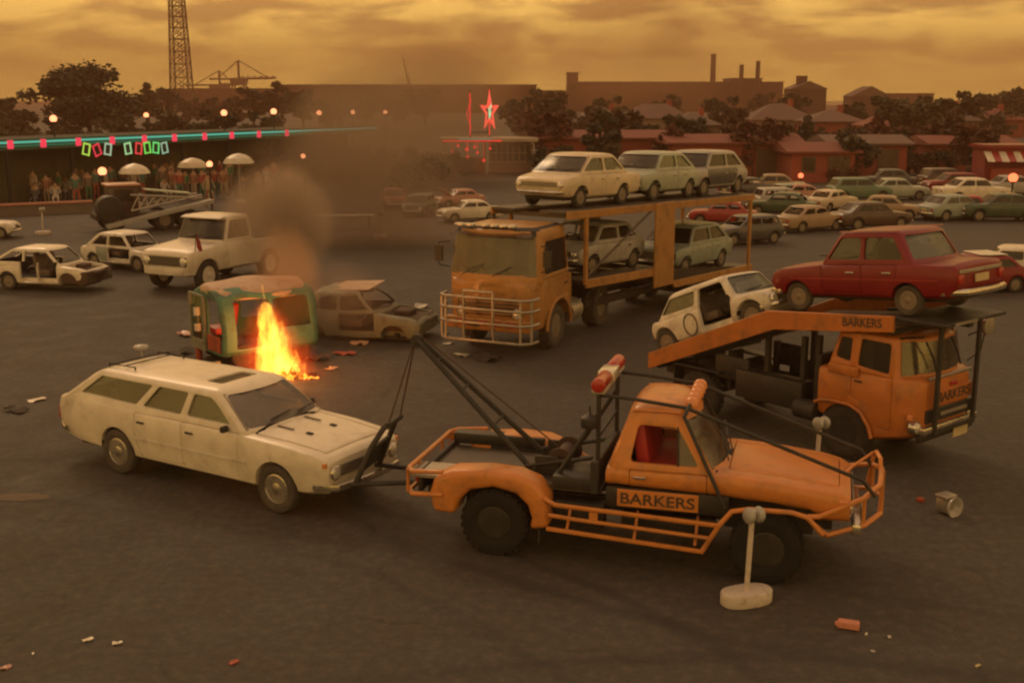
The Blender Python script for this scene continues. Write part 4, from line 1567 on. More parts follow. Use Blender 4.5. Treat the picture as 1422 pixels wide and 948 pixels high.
up_pitch = math.atan(.021)
sp = spec(1.75, .62, .86, .76, .76, 1.19, 1.80, 1.22, .28, -.22, .24, hood=(.755, .66), boot=(.74, .68), low=.26, sill=.22, cw=.14, ws_glass='dglass', glass='glass')
sp['front'].update(gw=.98, lamps=(.58,), z=.53, bz=.37, gmat='dbrown')
deck_car('cream_saloon', 'cream saloon with a wide dark grille at the front of the trailer upper deck', -3.12, 2.90, sp, 'cream', pitch=up_pitch)
sp = spec(1.76, .52, .60, .74, .74, 1.17, 1.72, 1.26, .22, -.38, .24, hood=(.735, .64), boot=(.72, .64), low=.26, sill=.22, cw=.20, ws_glass='dglass')
deck_car('pale_saloon', 'pale grey green saloon in the middle of the trailer upper deck', -6.36, 2.84, sp, 'palegreen', pitch=up_pitch)
sp = spec(1.95, .48, .62, .74, .72, 1.17, 1.88, 1.44, .10, -.46, .24, hood=(.715, .62), boot=(.70, .62), low=.26, sill=.22, cw=.24, glass='dglass')
sp['panel_mat'] = {'door': 'dblue'}
deck_car('patched_saloon', 'pale hatchback with dark mismatched doors at the back of the trailer upper deck', -9.10, 2.775, sp, 'silver', pitch=up_pitch)
sp = spec(1.80, .50, .55, .72, .74, 1.16, 1.72, 1.30, .15, -.35, .24, hood=(.735, .64), low=.26, sill=.22, cw=.18, glass=None)
deck_car('wrecked_hatch', 'stripped faded silver car shell just behind the cab on the trailer lower deck', -3.75, 1.285, sp, 'silver', pitch=.02)
sp = spec(2.00, .42, .70, .76, .78, 1.24, 1.80, 1.42, .05, -.50, .25, hood=(.775, .70), low=.26, sill=.22, cw=.22, glass='dglass')
sp['front'].update(gw=.98, h=.20, z=.52, gmat='dark')
deck_car('grey_hatch', 'grey green hatchback with a black nose behind the middle post on the trailer lower deck', -8.25, .80, sp, 'greygreen')

# ------------------------------------------------------------------ the old white pickup on the left
def pickup():
    h = R(-116)
    n = Vector((-math.sin(h), math.cos(h), 0))
    o = thing('white_pickup', 'old cream white pickup truck with a red pennant on its wing standing in the smoke', 'pickup truck', ground(297, 402) - n * .90 - Vector((math.cos(h), math.sin(h), 0)) * 2.6, h)
    s = spec(2.6, .66, 1.05, .88, 1.18, 1.82, -.42 + 2.32, 1.62, .72, .62, .40, hood=(1.16, 1.02), boot=(1.05, 1.02), low=.46, sill=.45, cw=.14, glass='dglass', tyremat='tyre', rimmat='white2', wk=.86,
             win=[[(.80, 1.25), (1.76, 1.25), (1.56, 1.72), (.86, 1.72)]], doors=[[(.86, .52), (1.80, .52), (1.86, 1.16), (.86, 1.16)]])
    s['boot'] = None
    s['front'].update(z=.80, h=.26, lamps=(.62,), lr=.105, bz=.56, bh=.20, bmat='white2', gw=.94)
    s['top'] = [(-1.05, 1.10), (.55, 1.12), (.66, 1.18), (1.9, 1.18), (2.4, 1.14), (3.1, 1.06), (3.2, 1.02), (3.26, .94)]
    o.scale = (1.08, 1.08, 1.10)
    car(o, s, 'white')
    MB().box((-.20, 0, 1.16), (1.5, 1.46, .02)).build('tray_floor', 'dark', o, 0)
    MB().box((1.72, 0, 1.80), (.24, 1.36, .03), ry=.2).build('sun_visor', 'white2', o, 30, .008, 1)
    MB().tube([(3.02, .80, 1.02), (2.98, .84, 1.52)], .012, 6).build('pennant_pole', 'dark', o, 40)
    MB().prism([(2.98, 1.52), (2.98, 1.16), (2.72, .86), (2.84, 1.30)], .835, .845).build('pennant', 'red2', o, 0)
    return o


pickup()

# ------------------------------------------------------------------ wrecks on the left
o = placed('white_wreck', 'white fastback wreck with its side door, front and glass missing at the left edge', 'car', ground(26, 403) + Vector((-.14, .62, 0)), R(-12))
s = spec(1.9, .62, .80, .68, .76, 1.20, 1.66, 1.22, .16, -.62, .26, hood=(.74, .60), boot=(.66, .56), low=.22, sill=.20, glass=None, cw=.16, rearwin=True, seats=(.9,), handles=False,
         doors=[[(.98, .25), (1.58, .25), (1.58, .85), (.98, .85)], [(.42, .25), (.96, .25), (.96, .85), (.42, .85)]], missing={(0, -1), (1, -1), (0, 1), 'bonnet'}, nowheel={(1, -1), (1, 1)})
s['front'] = None
car(o, s, 'white')
MB().box((2.12, 0, .42), (.80, 1.30, .36)).box((1.9, .2, .62), (.3, .4, .2)).build('burnt_nose', 'burnt', o, 30, .04, 2)
o = placed('far_wreck', 'pale stripped wreck with an empty windscreen behind the white fastback wreck', 'car', ground(152, 369), R(-28))
s = spec(1.9, .5, .6, .68, .72, 1.16, 1.66, 1.26, .2, -.36, .25, low=.22, sill=.20, glass=None, cw=.2, missing={(0, -1), 'bonnet'}, handles=False)
s['panel_mat'] = {'door': 'greygreen'}
car(o, s, 'white2')
# ------------------------------------------------------------------ burnt wrecks beside the fire
def crumple(me, amt, scale, seed):
    """bends a sheet metal mesh out of true"""
    bm = bmesh.new()
    bm.from_mesh(me)
    bmesh.ops.triangulate(bm, faces=[f for f in bm.faces if len(f.verts) > 4])
    bmesh.ops.subdivide_edges(bm, edges=[e for e in bm.edges if e.calc_length() > .22], cuts=2, use_grid_fill=True)
    for v in bm.verts:
        p = v.co * scale + Vector((seed, seed * .37, 0))
        k = min(1.0, max(.15, v.co.z / 1.4))
        v.co += Vector((noise.noise(p), noise.noise(p + Vector((9, 2, 4))), noise.noise(p + Vector((3, 7, 1))) * 1.2)) * amt * k
    bm.to_mesh(me)
    bm.free()
    return me


def burnt_van():
    h = R(-143)
    p = ground(356, 496)
    o = thing('burnt_van', 'burnt out green and red van shell with a cream roof beside the fire', 'van', p, h)
    # a rounded box shell with big openings; local x runs to the near end face
    L, Wd, Hh = 1.06, .86, 1.78
    rings = []
    for x, k in ((-L, .94), (-L + .12, 1.0), (0, 1.0), (L - .25, 1.0), (L - .06, .97), (L, .90)):
        half = [(0, .30), (Wd * .9, .30), (Wd, .42), (Wd, .95), (Wd * .95, 1.45), (Wd * .82, 1.66), (Wd * .5, 1.77), (0, 1.80)]
        ring = [(x, y * k, .30 + (z - .30) * (k * .5 + .5)) for y, z in half] + [(x, -y * k, .30 + (z - .30) * (k * .5 + .5)) for y, z in half[-2:0:-1]]
        rings.append(ring)
    base = MB().loft(rings).mesh()
    inner = MB().loft([[(x * .955, y * .945, .36 + (z - .30) * .94) for x, y, z in r] for r in rings]).mesh()
    P = lambda poly, a, b, ax='Y': MB().prism(rounded(poly, .05), a, b, ax).mesh()
    ops = [('DIFFERENCE', inner),
           ('DIFFERENCE', P([(-.72, .46), (-.05, .46), (-.05, 1.56), (-.68, 1.56)], .5, 2, 'X')),
           ('DIFFERENCE', P([(.05, .60), (.72, .60), (.66, 1.56), (.05, 1.56)], .5, 2, 'X')),
           ('DIFFERENCE', P([(-.90, .84), (-.06, .84), (-.06, 1.54), (-.84, 1.52)], -2, 2)),
           ('DIFFERENCE', P([(.02, .46), (.80, .46), (.80, 1.56), (.02, 1.56)], -2, 2))]
    sh = crumple(bake(base, ops, .012, 2), .055, 1.9, 3)
    body = put('shell', sh, 'burntgreen', o, 40)
    rf = []
    for x, k in ((-L * 1.01, .9), (-L * .6, 1.0), (0, 1.0), (L * .7, 1.0), (L * 1.02, .88)):
        rf.append([(x, y * k, z + .055) for y, z in ((-Wd * .93, 1.47), (-Wd * .82, 1.68), (-Wd * .45, 1.80), (0, 1.86), (Wd * .45, 1.80), (Wd * .82, 1.68), (Wd * .93, 1.47), (Wd * .8, 1.50), (0, 1.70), (-Wd * .8, 1.50))])
    rmesh = crumple(bake(MB().loft(rf).mesh(), [], subsurf=2), .06, 1.2, 8)
    put('roof', rmesh, 'burntpink', body, 40)
    MB().box((L + .015, .38, .56), (.03, .62, .36)).build('lower_panel', 'burntred', o, 30, .01, 1)
    MB().box((L + .03, -.38, .42), (.06, .76, .24)).build('door_sill', 'burntpale', o, 30, .01, 1)
    b = MB()
    for y in (-.74, -.04):
        b.box((L + .03, y, 1.0), (.06, .09, 1.16))
    b.box((L + .03, -.39, 1.57), (.05, .76, .06))
    b.build('door_frame', 'burntpale', o, 30, .008, 1)
    b = MB().box((.60, -.36, .70), (.46, .50, .16)).box((.37, -.36, 1.02), (.12, .50, .60), ry=-.15)
    b.build('seat', 'redseat', o, 35, .04, 2)
    MB().box((-.2, 0, .34), (1.5, 1.5, .08)).build('floor_pan', 'burnt', o, 0)
    for x in (-.62, .62):
        for sg in (-1, 1):
            wheel(o, x, sg * .72, .27, .17, .7, 'hub', 'dark', 'under')
    b = MB().box((L + .30, .80, .20), (.50, .10, .05), rz=.4).box((L + .42, .55, .12), (.36, .30, .04), rz=.2)
    b.build('torn_bumper', 'alloy', o, 0)
    o.scale = (1.0, 1.0, .90)
    return o


burnt_van()

o = placed('burnt_saloon', 'scorched pale green saloon shell without glass, sunk on its rims right of the burnt van', 'car', ground(452, 462) - Vector((0, 0, .10)), R(-14))
s = spec(1.95, .60, .62, .78, .84, 1.36, 1.55, 1.02, .02, -.28, .27, hood=(.82, .66), low=.24, sill=.20, glass=None, cw=.24, handles=False,
         nowheel={(1, -1), (0, -1), (1, 1)}, missing={'bonnet', (0, -1)}, tyremat='dark', rimmat='under')
s['front'] = None
s['rear'] = None
car(o, s, 'burntpale')
for ch_ in kids(o):
    if ch_.name.split('.')[0] in ('body', 'door', 'boot_lid') and ch_.type == 'MESH':
        crumple(ch_.data, .10, 1.5, 14)
o.scale = (1, 1, .88)
MB().box((2.1, 0, .55), (.8, 1.3, .30)).box((1.95, .1, .74), (.4, .5, .2)).build('burnt_engine', 'burnt', o, 30, .04, 2)
b = MB().box((.78, .1, 1.41), (1.0, 1.1, .02), ry=-.06, rx=.05)
b.build('peeled_roof', 'burntpink', o, 0, .006, 1)

rnd = random.Random(5)


def scrap(px, py, size, mat, label, n=4, name='scrap_metal', z=0.0, cat='scrap', group=None):
    """one torn, bent piece of sheet: a small grid folded along random creases, with ragged edges and real thickness"""
    k = 5
    fold = [rnd.uniform(-.9, .9) for _ in range(k)]
    top = []
    for i in range(k):
        for j in range(4):
            x, y = (i / (k - 1) - .5) * 2 * size, (j / 3 - .5) * 1.1 * size
            x += rnd.uniform(-.16, .16) * size
            y += rnd.uniform(-.16, .16) * size
            zz = size * (.18 * sum(abs(i - c) * f for c, f in enumerate(fold)) / k + rnd.uniform(0, .16) + .10 * j * fold[i])
            top.append((x, y, zz))
    lo_ = min(p[2] for p in top)
    top = [(x, y, zz - lo_ + .012) for x, y, zz in top]
    bot = [(x, y, zz - .010) for x, y, zz in top]
    N = len(top)
    fs = []
    for i in range(k - 1):
        for j in range(3):
            q = (i * 4 + j, (i + 1) * 4 + j, (i + 1) * 4 + j + 1, i * 4 + j + 1)
            fs += [q, tuple(v + N for v in q[::-1])]
    rim = [i * 4 for i in range(k)] + [(k - 1) * 4 + j for j in (1, 2)] + [i * 4 + 3 for i in range(k - 1, -1, -1)] + [2, 1]
    for a_, c_ in zip(rim, rim[1:] + rim[:1]):
        fs.append((c_, a_, a_ + N, c_ + N))
    ob = MB().add(top + bot, fs).build(name, mat, None, 20)
    ob.location = ground(px, py)
    ob.rotation_euler = (0, 0, rnd.uniform(0, 6))
    tag(ob, label, cat, group)
    return ob


for px, py, sz, mt, lb in (
        (560, 436, .42, 'burnt', 'blackened sheet of bodywork lying in front of the burnt saloon'),
        (585, 428, .26, 'alloy', 'bright bent strip beyond the burnt saloon nose'),
        (545, 448, .30, 'under', 'dark scorched panel nearest the burnt saloon wheel arch'),
        (478, 492, .22, 'burntred', 'small scorched red panel right of the flames'),
        (462, 512, .14, 'burntpink', 'pink scrap on the ground below the small red panel'),
        (520, 470, .34, 'burnt', 'charred sheet lying under the burnt saloon door'),
        (498, 478, .20, 'burntpink', 'scorched pale strip in front of the burnt saloon'),
        (440, 500, .26, 'burnt', 'charred panel between the flames and the burnt saloon'),
        (320, 512, .20, 'under', 'dark twisted strip at the foot of the burnt van door'),
        (600, 446, .24, 'under', 'dark scrap between the burnt saloon and the transporter'),
        (258, 466, .22, 'pink', 'pale pink strip lying left of the burnt van'),
        (250, 492, .30, 'under', 'dark crumpled scrap on the ground left of the burnt van'),
        (52, 556, .16, 'alloy', 'bright metal scrap on the asphalt behind the wagon tail'),
        (22, 571, .22, 'under', 'dark metal scrap at the left edge beside the wagon tail'),
        (640, 494, .16, 'silver', 'silver scrap on the asphalt behind the jib tip'),
        (676, 500, .30, 'under', 'dull flat scrap on the asphalt in front of the transporter'),
        (622, 478, .12, 'alloy', 'tiny bright scrap by the transporter bull bar')):
    scrap(px, py, sz, mt, lb, group='scrap lying about the yard')

o = thing('striped_post', 'short white post with red and green bands standing left of the burnt van', 'post', ground(277, 499))
for k, (z0, z1, mt) in enumerate(((0, .30, 'burntred'), (.30, .62, 'dark'), (.62, .78, 'white2'), (.78, .95, 'dgreen'), (.95, 1.12, 'white2'))):
    MB().lathe([(.07, z0), (.07, z1)], 14).build('band', mt, o, 40)


# ------------------------------------------------------------------ fire
def volume_mat(name, build):
    m, t, out = new_mat(name)
    c = t.nodes.new('ShaderNodeTexCoord')
    s_ = t.nodes.new('ShaderNodeSeparateXYZ')
    t.links.new(c.outputs['Object'], s_.inputs[0])
    t.links.new(build(t, c.outputs['Object'], s_), out.inputs['Volume'])
    return m


def fire():
    p = ground(388, 522)
    H = 1.50

    def build(t, vec, sp):
        # height 0..1, flame leans to the left as it rises and frays into tongues
        hh = mathn(t, 'DIVIDE', sp.outputs[2], H)
        nz_ = t.nodes.new('ShaderNodeTexNoise')
        nz_.inputs['Scale'].default_value = 4.2
        nz_.inputs['Detail'].default_value = 5
        nz_.inputs['Roughness'].default_value = .65
        mp = t.nodes.new('ShaderNodeMapping')
        mp.inputs['Scale'].default_value = (1.5, 1.5, .55)
        t.links.new(vec, mp.inputs[0])
        t.links.new(mp.outputs[0], nz_.inputs['Vector'])
        cx_ = mathn(t, 'MULTIPLY', mathn(t, 'POWER', mathn(t, 'MAXIMUM', hh, 0.0), .8), -.26)
        dx = mathn(t, 'SUBTRACT', sp.outputs[0], mathn(t, 'ADD', cx_, .04))
        rr = mathn(t, 'SQRT', mathn(t, 'ADD', mathn(t, 'POWER', dx, 2.0), mathn(t, 'POWER', sp.outputs[1], 2.0)))
        R_ = mathn(t, 'MULTIPLY', mathn(t, 'POWER', mathn(t, 'MAXIMUM', mathn(t, 'SUBTRACT', 1.0, hh), 0.0), .50), .52)
        f = mathn(t, 'SUBTRACT', 1.0, mathn(t, 'DIVIDE', rr, mathn(t, 'MAXIMUM', R_, .02)))
        f = mathn(t, 'ADD', f, mathn(t, 'MULTIPLY', mathn(t, 'SUBTRACT', nz_.outputs['Fac'], .52), 2.9))
        core = rng(t, f, .12, .42)
        edge = rng(t, f, -1.1, .15)  # wide faint edge paints the red glow around the flame as emission
        em = t.nodes.new('ShaderNodeEmission')
        col = mix(t, core, (1.0, .075, .008), (1.0, .50, .05))
        t.links.new(col, em.inputs[0])
        st = mathn(t, 'ADD', mathn(t, 'MULTIPLY', mathn(t, 'POWER', edge, 2.2), 1.1), mathn(t, 'MULTIPLY', core, mathn(t, 'ADD', 1.6, mathn(t, 'MULTIPLY', rng(t, nz_.outputs['Fac'], .45, .68), 6.5))))
        t.links.new(st, em.inputs[1])
        return em.outputs[0]
    m = volume_mat('flames', build)
    b = MB().lathe([(.95, .0), (1.0, .25), (.98, .7), (.86, 1.1), (.66, 1.5), (.2, 1.9)], 24)
    o = b.build('fire', m, None, 0)
    o.location = p
    tag(o, 'bright yellow fire burning on the ground in front of the burnt van', 'fire')
    # burning spill: low flames running off to the right
    bed = MB()
    for i in range(26):
        a_, r_ = rnd.uniform(0, 6.28), rnd.uniform(.1, .62)
        bed.box((r_ * math.cos(a_) + .1, r_ * math.sin(a_) * .7, .03), (rnd.uniform(.05, .16), rnd.uniform(.05, .12), .07), rz=rnd.uniform(0, 3), rx=rnd.uniform(-.5, .5))
    bo = bed.build('burning_rubble', 'burnt', o, 0)
    bo['kind'] = 'stuff'
    em, t, out = new_mat('embers')
    e = t.nodes.new('ShaderNodeEmission')
    e.inputs[0].default_value = (1.0, .22, .02, 1)
    n_ = noise_node(t, 9, 4, .6)
    t.links.new(rng(t, n_, .42, .62, .2, 5.0), e.inputs[1])
    t.links.new(e.outputs[0], out.inputs['Surface'])
    sp_ = MB()
    for x, y, w, hgt, r0 in ((.42, -.16, .08, .16, 0), (.54, -.20, .06, .10, .3), (.30, -.22, .10, .24, .5), (.66, -.20, .07, .05, .2), (.12, -.26, .10, .22, 0), (.78, -.16, .05, .03, 0)):
        sp_.lathe([(w, 0), (w * 1.05, hgt * .3), (w * .55, hgt * .7), (.001, hgt * 1.1)], 9, (x, y, .0))
    sp_.build('burning_spill', em, o, 40)
    ld = bpy.data.lights.new('fire_light', 'POINT')
    ld.energy = 140
    ld.color = (1.0, .30, .07)
    ld.shadow_soft_size = .35
    lo = bpy.data.objects.new('fire_light', ld)
    COL.objects.link(lo)
    lo.parent = o
    lo.location = (0, -.05, .65)


fire()


# ------------------------------------------------------------------ smoke
def smoke(name_label, centre, rad, dens, col, scale, seed, edge=.55, sharp=.5, absorb=None):
    def build(t, vec, sp):
        mp = t.nodes.new('ShaderNodeMapping')
        mp.inputs['Location'].default_value = (seed, seed * .7, seed * .3)
        mp.inputs['Scale'].default_value = (1.0, 1.0, .8)
        t.links.new(vec, mp.inputs[0])
        nz_ = t.nodes.new('ShaderNodeTexNoise')
        nz_.inputs['Scale'].default_value = scale
        nz_.inputs['Detail'].default_value = 5
        nz_.inputs['Roughness'].default_value = .55
        t.links.new(mp.outputs[0], nz_.inputs['Vector'])
        ln = t.nodes.new('ShaderNodeVectorMath')
        ln.operation = 'LENGTH'
        t.links.new(vec, ln.inputs[0])
        f = mathn(t, 'SUBTRACT', 1.0, ln.outputs['Value'])
        f = mathn(t, 'ADD', f, mathn(t, 'MULTIPLY', mathn(t, 'SUBTRACT', nz_.outputs['Fac'], .5), edge * 2))
        inside = rng(t, ln.outputs['Value'], .80, 1.0, 1.0, 0.0)
        d = mathn(t, 'MULTIPLY', mathn(t, 'MULTIPLY', rng(t, f, .05, sharp), inside), dens)
        pv = t.nodes.new('ShaderNodeVolumePrincipled')
        pv.inputs['Color'].default_value = (*col, 1)
        t.links.new(d, pv.inputs['Density'])
        pv.inputs['Anisotropy'].default_value = .2
        return pv.outputs[0]
    m = volume_mat('smoke', build)
    o = MB().sphere((0, 0, 0), 1.0, 20, 12).build('smoke', m, None, 0)
    o.location = centre
    o.scale = rad
    tag(o, name_label, 'smoke', 'smoke rising from the burning wrecks', 'stuff')
    return o


SM = (.44, .33, .25)
smoke('thin smoke seeping round the burnt van and the burnt saloon', at_depth(455, 425, 25.0), (1.7, 1.2, 1.15), .42, (.60, .42, .30), 1.1, 5.5, .8, .9)
smoke('dense brown smoke drifting across the white pickup', at_depth(386, 312, 31.0), (1.7, 1.2, 1.95), 3.2, (.56, .43, .33), 1.0, 3.1, .7, 1.1)
smoke('thin reddish smoke standing over the flames', at_depth(400, 395, 24.0), (.85, .7, 1.5), .8, (.75, .50, .34), 1.3, 7.7)
smoke('wide brown veil of smoke behind the burnt saloon', at_depth(505, 265, 44), (5.6, 3.4, 5.4), .46, SM, 1.1, 12.3, .7, .8)
smoke('brown smoke hanging over the yard left of the neon kiosk', at_depth(575, 190, 75), (9.4, 5.0, 7.2), .20, SM, 1.2, 21.0, .7, .8)
smoke('smoke plume against the sky above the long warehouse', at_depth(632, 92, 230), (19, 10, 12.5), .085, (.66, .44, .28), 1.6, 33.0, .7, .8)
smoke('high thin smoke plume against the sky right of centre', at_depth(905, 45, 300), (34, 16, 26), .030, (.66, .44, .28), 1.5, 47.0, .7, .8)


# ------------------------------------------------------------------ drive-in speaker posts and litter
def speaker_post(loc, lab, tilt=0.0):
    o = thing('speaker_post', lab, 'speaker post', loc, .35, 'drive in speaker posts in the yard')
    n = 34
    poly = []
    for i in range(n):
        t = 2 * PI * i / n
        poly.append((.30 * math.copysign(abs(math.cos(t)) ** .7, math.cos(t)), .17 * math.copysign(abs(math.sin(t)) ** .9, math.sin(t))))
    put('base', bake(MB().prism(poly, 0, .15, 'Z').mesh(), [], .02, 2), 'concrete', o, 40)
    MB().tube([(0, 0, .14), (.03, 0, 1.02)], .030, 10).build('pole', 'concrete', o, 45)
    hd = MB().box((.03, 0, 1.04), (.08, .10, .06)).build('head', 'concrete', o, 30, .012, 1)
    for sg in (-1, 1):
        sp_ = MB().lathe([(.05, -.045), (.085, -.02), (.09, .02), (.07, .05)], 16, (.03 + sg * .06, -.02, 1.01), 'X').build('speaker', 'silver', hd, 45)
        MB().lathe([(.065, .052), (.05, .058), (1e-4, .060)], 14, (.03 + sg * .06, -.02, 1.01), 'X').build('speaker_grille', 'dark', sp_, 40)
    return o


sp0 = speaker_post(ground(1036, 836), 'white speaker post with a pill shaped base in front of the tow truck wheel')
for px, py, lb in ((1131, 684, 'white speaker post half hidden between the tow truck bonnet and the ramp truck arch'),
                   (60, 326, 'white speaker post standing alone beyond the white fastback wreck'),
                   (528, 332, 'speaker post in the smoke left of the transporter truck')):
    c = copy_tree(sp0)
    c.location = ground(px, py)
    c['label'] = lb
    c.rotation_euler = (0, 0, rnd.uniform(-.3, .6))

# gearbox lump on the asphalt
o = thing('old_gearbox', 'battered metal gearbox with an open bell mouth lying right of the ramp truck', 'engine part', ground(1312, 712), .5)
b = MB().box((0, 0, .13), (.16, .22, .20), taper=.9).box((0, 0, .245), (.22, .20, .05))
b.build('housing', 'alloy', o, 30, .02, 2)
MB().lathe([(.07, 0), (.135, -.05), (.14, -.08), (.105, -.07), (.05, -.01)], 20, (0, -.09, .13), 'Y').build('bell_mouth', 'silver', o, 40)
MB().tube([(.06, .08, .10), (.14, .10, .03)], .02, 8).build('shaft', 'under', o, 40)
o = thing('oil_cap', 'small red cap lying left of the battered gearbox', 'cap', ground(1278, 696), 0)
MB().lathe([(.045, 0), (.05, .02), (.04, .05), (1e-4, .055)], 14).build('lid', 'burntred', o, 40)
b = MB()
for i in range(6):
    b.box((.05 * math.cos(i), .05 * math.sin(i), .022), (.018, .018, .035), rz=i)
b.build('grip', 'burntred', o, 0)
o = thing('broken_brick', 'pinkish broken brick lying alone on the asphalt near the bottom right', 'brick', ground(1178, 872), -.35)
b = MB().box((0, 0, .045), (.22, .10, .08)).box((-.10, .01, .03), (.06, .08, .05), rz=.5)
put('brick', bake(b.mesh(), [], .012, 1), surf('pink brick', (.55, .22, .15), .85, 0, (.30, .12, .08), .5, 20, bump=.4), o, 30)
for px, py, sz, mt, lb in ((122, 889, .05, 'white', 'crumpled white paper scrap near the bottom left, left of its twin'),
                           (163, 894, .045, 'white2', 'crumpled paper scrap near the bottom left, right of its twin'),
                           (46, 908, .02, 'white', 'tiny white chip at the bottom left corner'),
                           (8, 928, .05, 'pink', 'pale pink scrap in the bottom left corner'),
                           (1203, 881, .02, 'white2', 'white chip just right of the broken brick'),
                           (1235, 885, .025, 'concrete', 'pale chip further right of the broken brick'),
                           (1212, 905, .022, 'silver', 'grey chip below the broken brick'),
                           (1358, 925, .03, 'plate', 'yellowish chip in the bottom right corner'),
                           (325, 920, .05, 'burntred', 'dull red scrap on the asphalt at the bottom')):
    scrap(px, py, sz, mt, lb, name='litter', cat='litter', group='litter on the asphalt')
# ------------------------------------------------------------------ parked cars at the back of the yard
M['teal'] = paint('dull green paint', (.10, .17, .11), .45, .5)
M['tan'] = paint('tan paint', (.30, .20, .12), .45, .5)
BACK = [  # pixel of the rear axle on the ground, heading, colour, scale, label
    (676, 306, -158, 'white', .66, 'white saloon parked in front of the neon kiosk'),
    (655, 286, -150, 'pink', .62, 'faded pink car with an open bonnet behind the white saloon by the kiosk'),
    (1165, 279, 8, 'teal', .85, 'dull green saloon with a pale roof in the parked rows at the right'),
    (1218, 277, 2, 'palegreen', .80, 'pale green saloon nose to tail with the dull green one'),
    (1252, 263, 178, 'dblue', .85, 'dark saloon at the back of the parked rows, left of the brown one'),
    (1290, 262, 10, 'dbrown', .85, 'dark brown saloon at the back of the parked rows'),
    (1322, 281, 4, 'white', .90, 'long white saloon parked broadside near the red kiosk'),
    (1300, 306, 20, 'greygreen', .80, 'grey green saloon in front of the long white saloon'),
    (1350, 304, 172, 'red2', .74, 'bright red hatchback behind the grey green saloon'),
    (1420, 306, 178, 'dgreen', .85, 'dark green saloon at the right edge under the kiosk lamp'),
    (1180, 318, 14, 'dbrown', .80, 'brown wagon with a pale roof above the red saloon'),
    (1062, 336, 205, 'dblue', .74, 'dark wreck directly behind the trailer, nearest of the pile'),
    (1100, 322, 30, 'tan', .74, 'tan wreck with an empty cabin behind the trailer'),
    (1112, 300, 160, 'dgreen', .76, 'dark green wreck in the pile behind the trailer'),
    (1060, 292, 12, 'silver', .76, 'dusty silver wreck farthest back in the pile behind the trailer'),
    (1096, 272, 175, 'tan', .85, 'tan saloon under the red lamp at the back of the yard'),
    (1392, 402, -168, 'red', .74, 'red car with a pale roof edge behind the tail of the red saloon'),
    (1452, 398, 158, 'white', .80, 'white car cut by the right edge beside the red car'),
    (1138, 294, 40, 'cream', .72, 'cream wreck facing away at the right end of the wreck pile'),
    (1030, 312, 165, 'red2', .70, 'red wreck half hidden behind the rear posts of the trailer'),
    (1085, 283, 20, 'greygreen', .72, 'grey green wreck in the back row of the pile behind the trailer'),
    (1128, 283, 190, 'pink', .72, 'faded pink wreck in the back row of the pile behind the trailer'),
    (1205, 302, -20, 'tan', .72, 'tan saloon between the brown wagon and the parked rows'),
    (1342, 268, 185, 'red', .80, 'dark red saloon behind the long white saloon'),
    (1382, 272, 5, 'silver', .80, 'silver saloon behind the long white saloon, at the kiosk'),
    (1020, 276, 30, 'dblue', .8, 'dark saloon seen between the deck cars and the wreck pile'),
    (588, 296, -100, 'dgreen', .66, 'dark car in the smoke left of the white saloon by the kiosk'),
    (545, 286, -80, 'red2', .66, 'red car in the thick of the smoke'),
    (-62, 331, 10, 'white2', .72, 'white car nose poking in at the left edge'),
]
for i, (px, py, hd, mt, sc, lb) in enumerate(BACK):
    o = placed('parked_car', lb, 'car', ground(px, py), R(hd), group='cars and wrecks parked at the back of the yard')
    v = i % 3
    k = sc * 1.25
    kw = dict(low=.22 * k, sill=.19 * k, handles=False, doors=[], wipers=False, dash=False)
    if 'wreck' in lb:
        kw['glass'] = None
    else:
        kw['glass'] = 'dglass'
    if v == 0:
        s = spec(2.05 * k, .58 * k, .78 * k, .68 * k, .74 * k, 1.12 * k, 1.72 * k, 1.30 * k, .32 * k, -.16 * k, .25 * k, hood=(.73 * k, .64 * k), boot=(.72 * k, .66 * k), cw=.14 * k, **kw)
    elif v == 1:
        s = spec(2.0 * k, .55 * k, .70 * k, .68 * k, .73 * k, 1.12 * k, 1.66 * k, 1.22 * k, .16 * k, -.30 * k, .25 * k, hood=(.72 * k, .62 * k), boot=(.70 * k, .63 * k), cw=.20 * k, **kw)
    else:
        s = spec(2.0 * k, .52 * k, .52 * k, .68 * k, .75 * k, 1.14 * k, 1.70 * k, 1.26 * k, -.20 * k, -.40 * k, .25 * k, hood=(.74 * k, .64 * k), cw=.14 * k, **kw)
    s['hood'] = None
    s['boot'] = None
    if i == 1:
        s['panel_mat'] = {}
    car(o, s, mt)
    if i == 1:
        MB().box((1.95 * k, 0, .96 * k), (.9 * k, 1.1 * k, .03), ry=-.65).build('bonnet', mt, o, 0, .008, 1)
    if 'pale roof edge' in lb:
        MB().box((.7 * k, 0, 1.165 * k), (.86 * k, 1.02 * k, .03)).build('roof_panel', 'white2', o, 30, .01, 1)


# ------------------------------------------------------------------ lamps on posts
lampm = glow('warm globe', (1.0, .34, .14), 2.6)
redlampm = glow('red orange globe', (1.0, .17, .06), 2.6)


def lamp(px, py, depth, lab, r=.17, m=None, red=False):
    p = at_depth(px, py, depth)
    o = thing('lamp_post', lab, 'lamp', (p.x, p.y, 0), 0, 'glowing lamps on posts')
    MB().tube([(0, 0, 0), (0, 0, p.z - r * .8)], .045, 8).build('post', 'dark', o, 40)
    MB().lathe([(r * .5, p.z - r * 1.1), (r * .62, p.z - r * .8)], 12).build('collar', 'blackm', o, 40)
    MB().sphere((0, 0, p.z), r, 14, 10).build('globe', redlampm if red else lampm, o, 60)


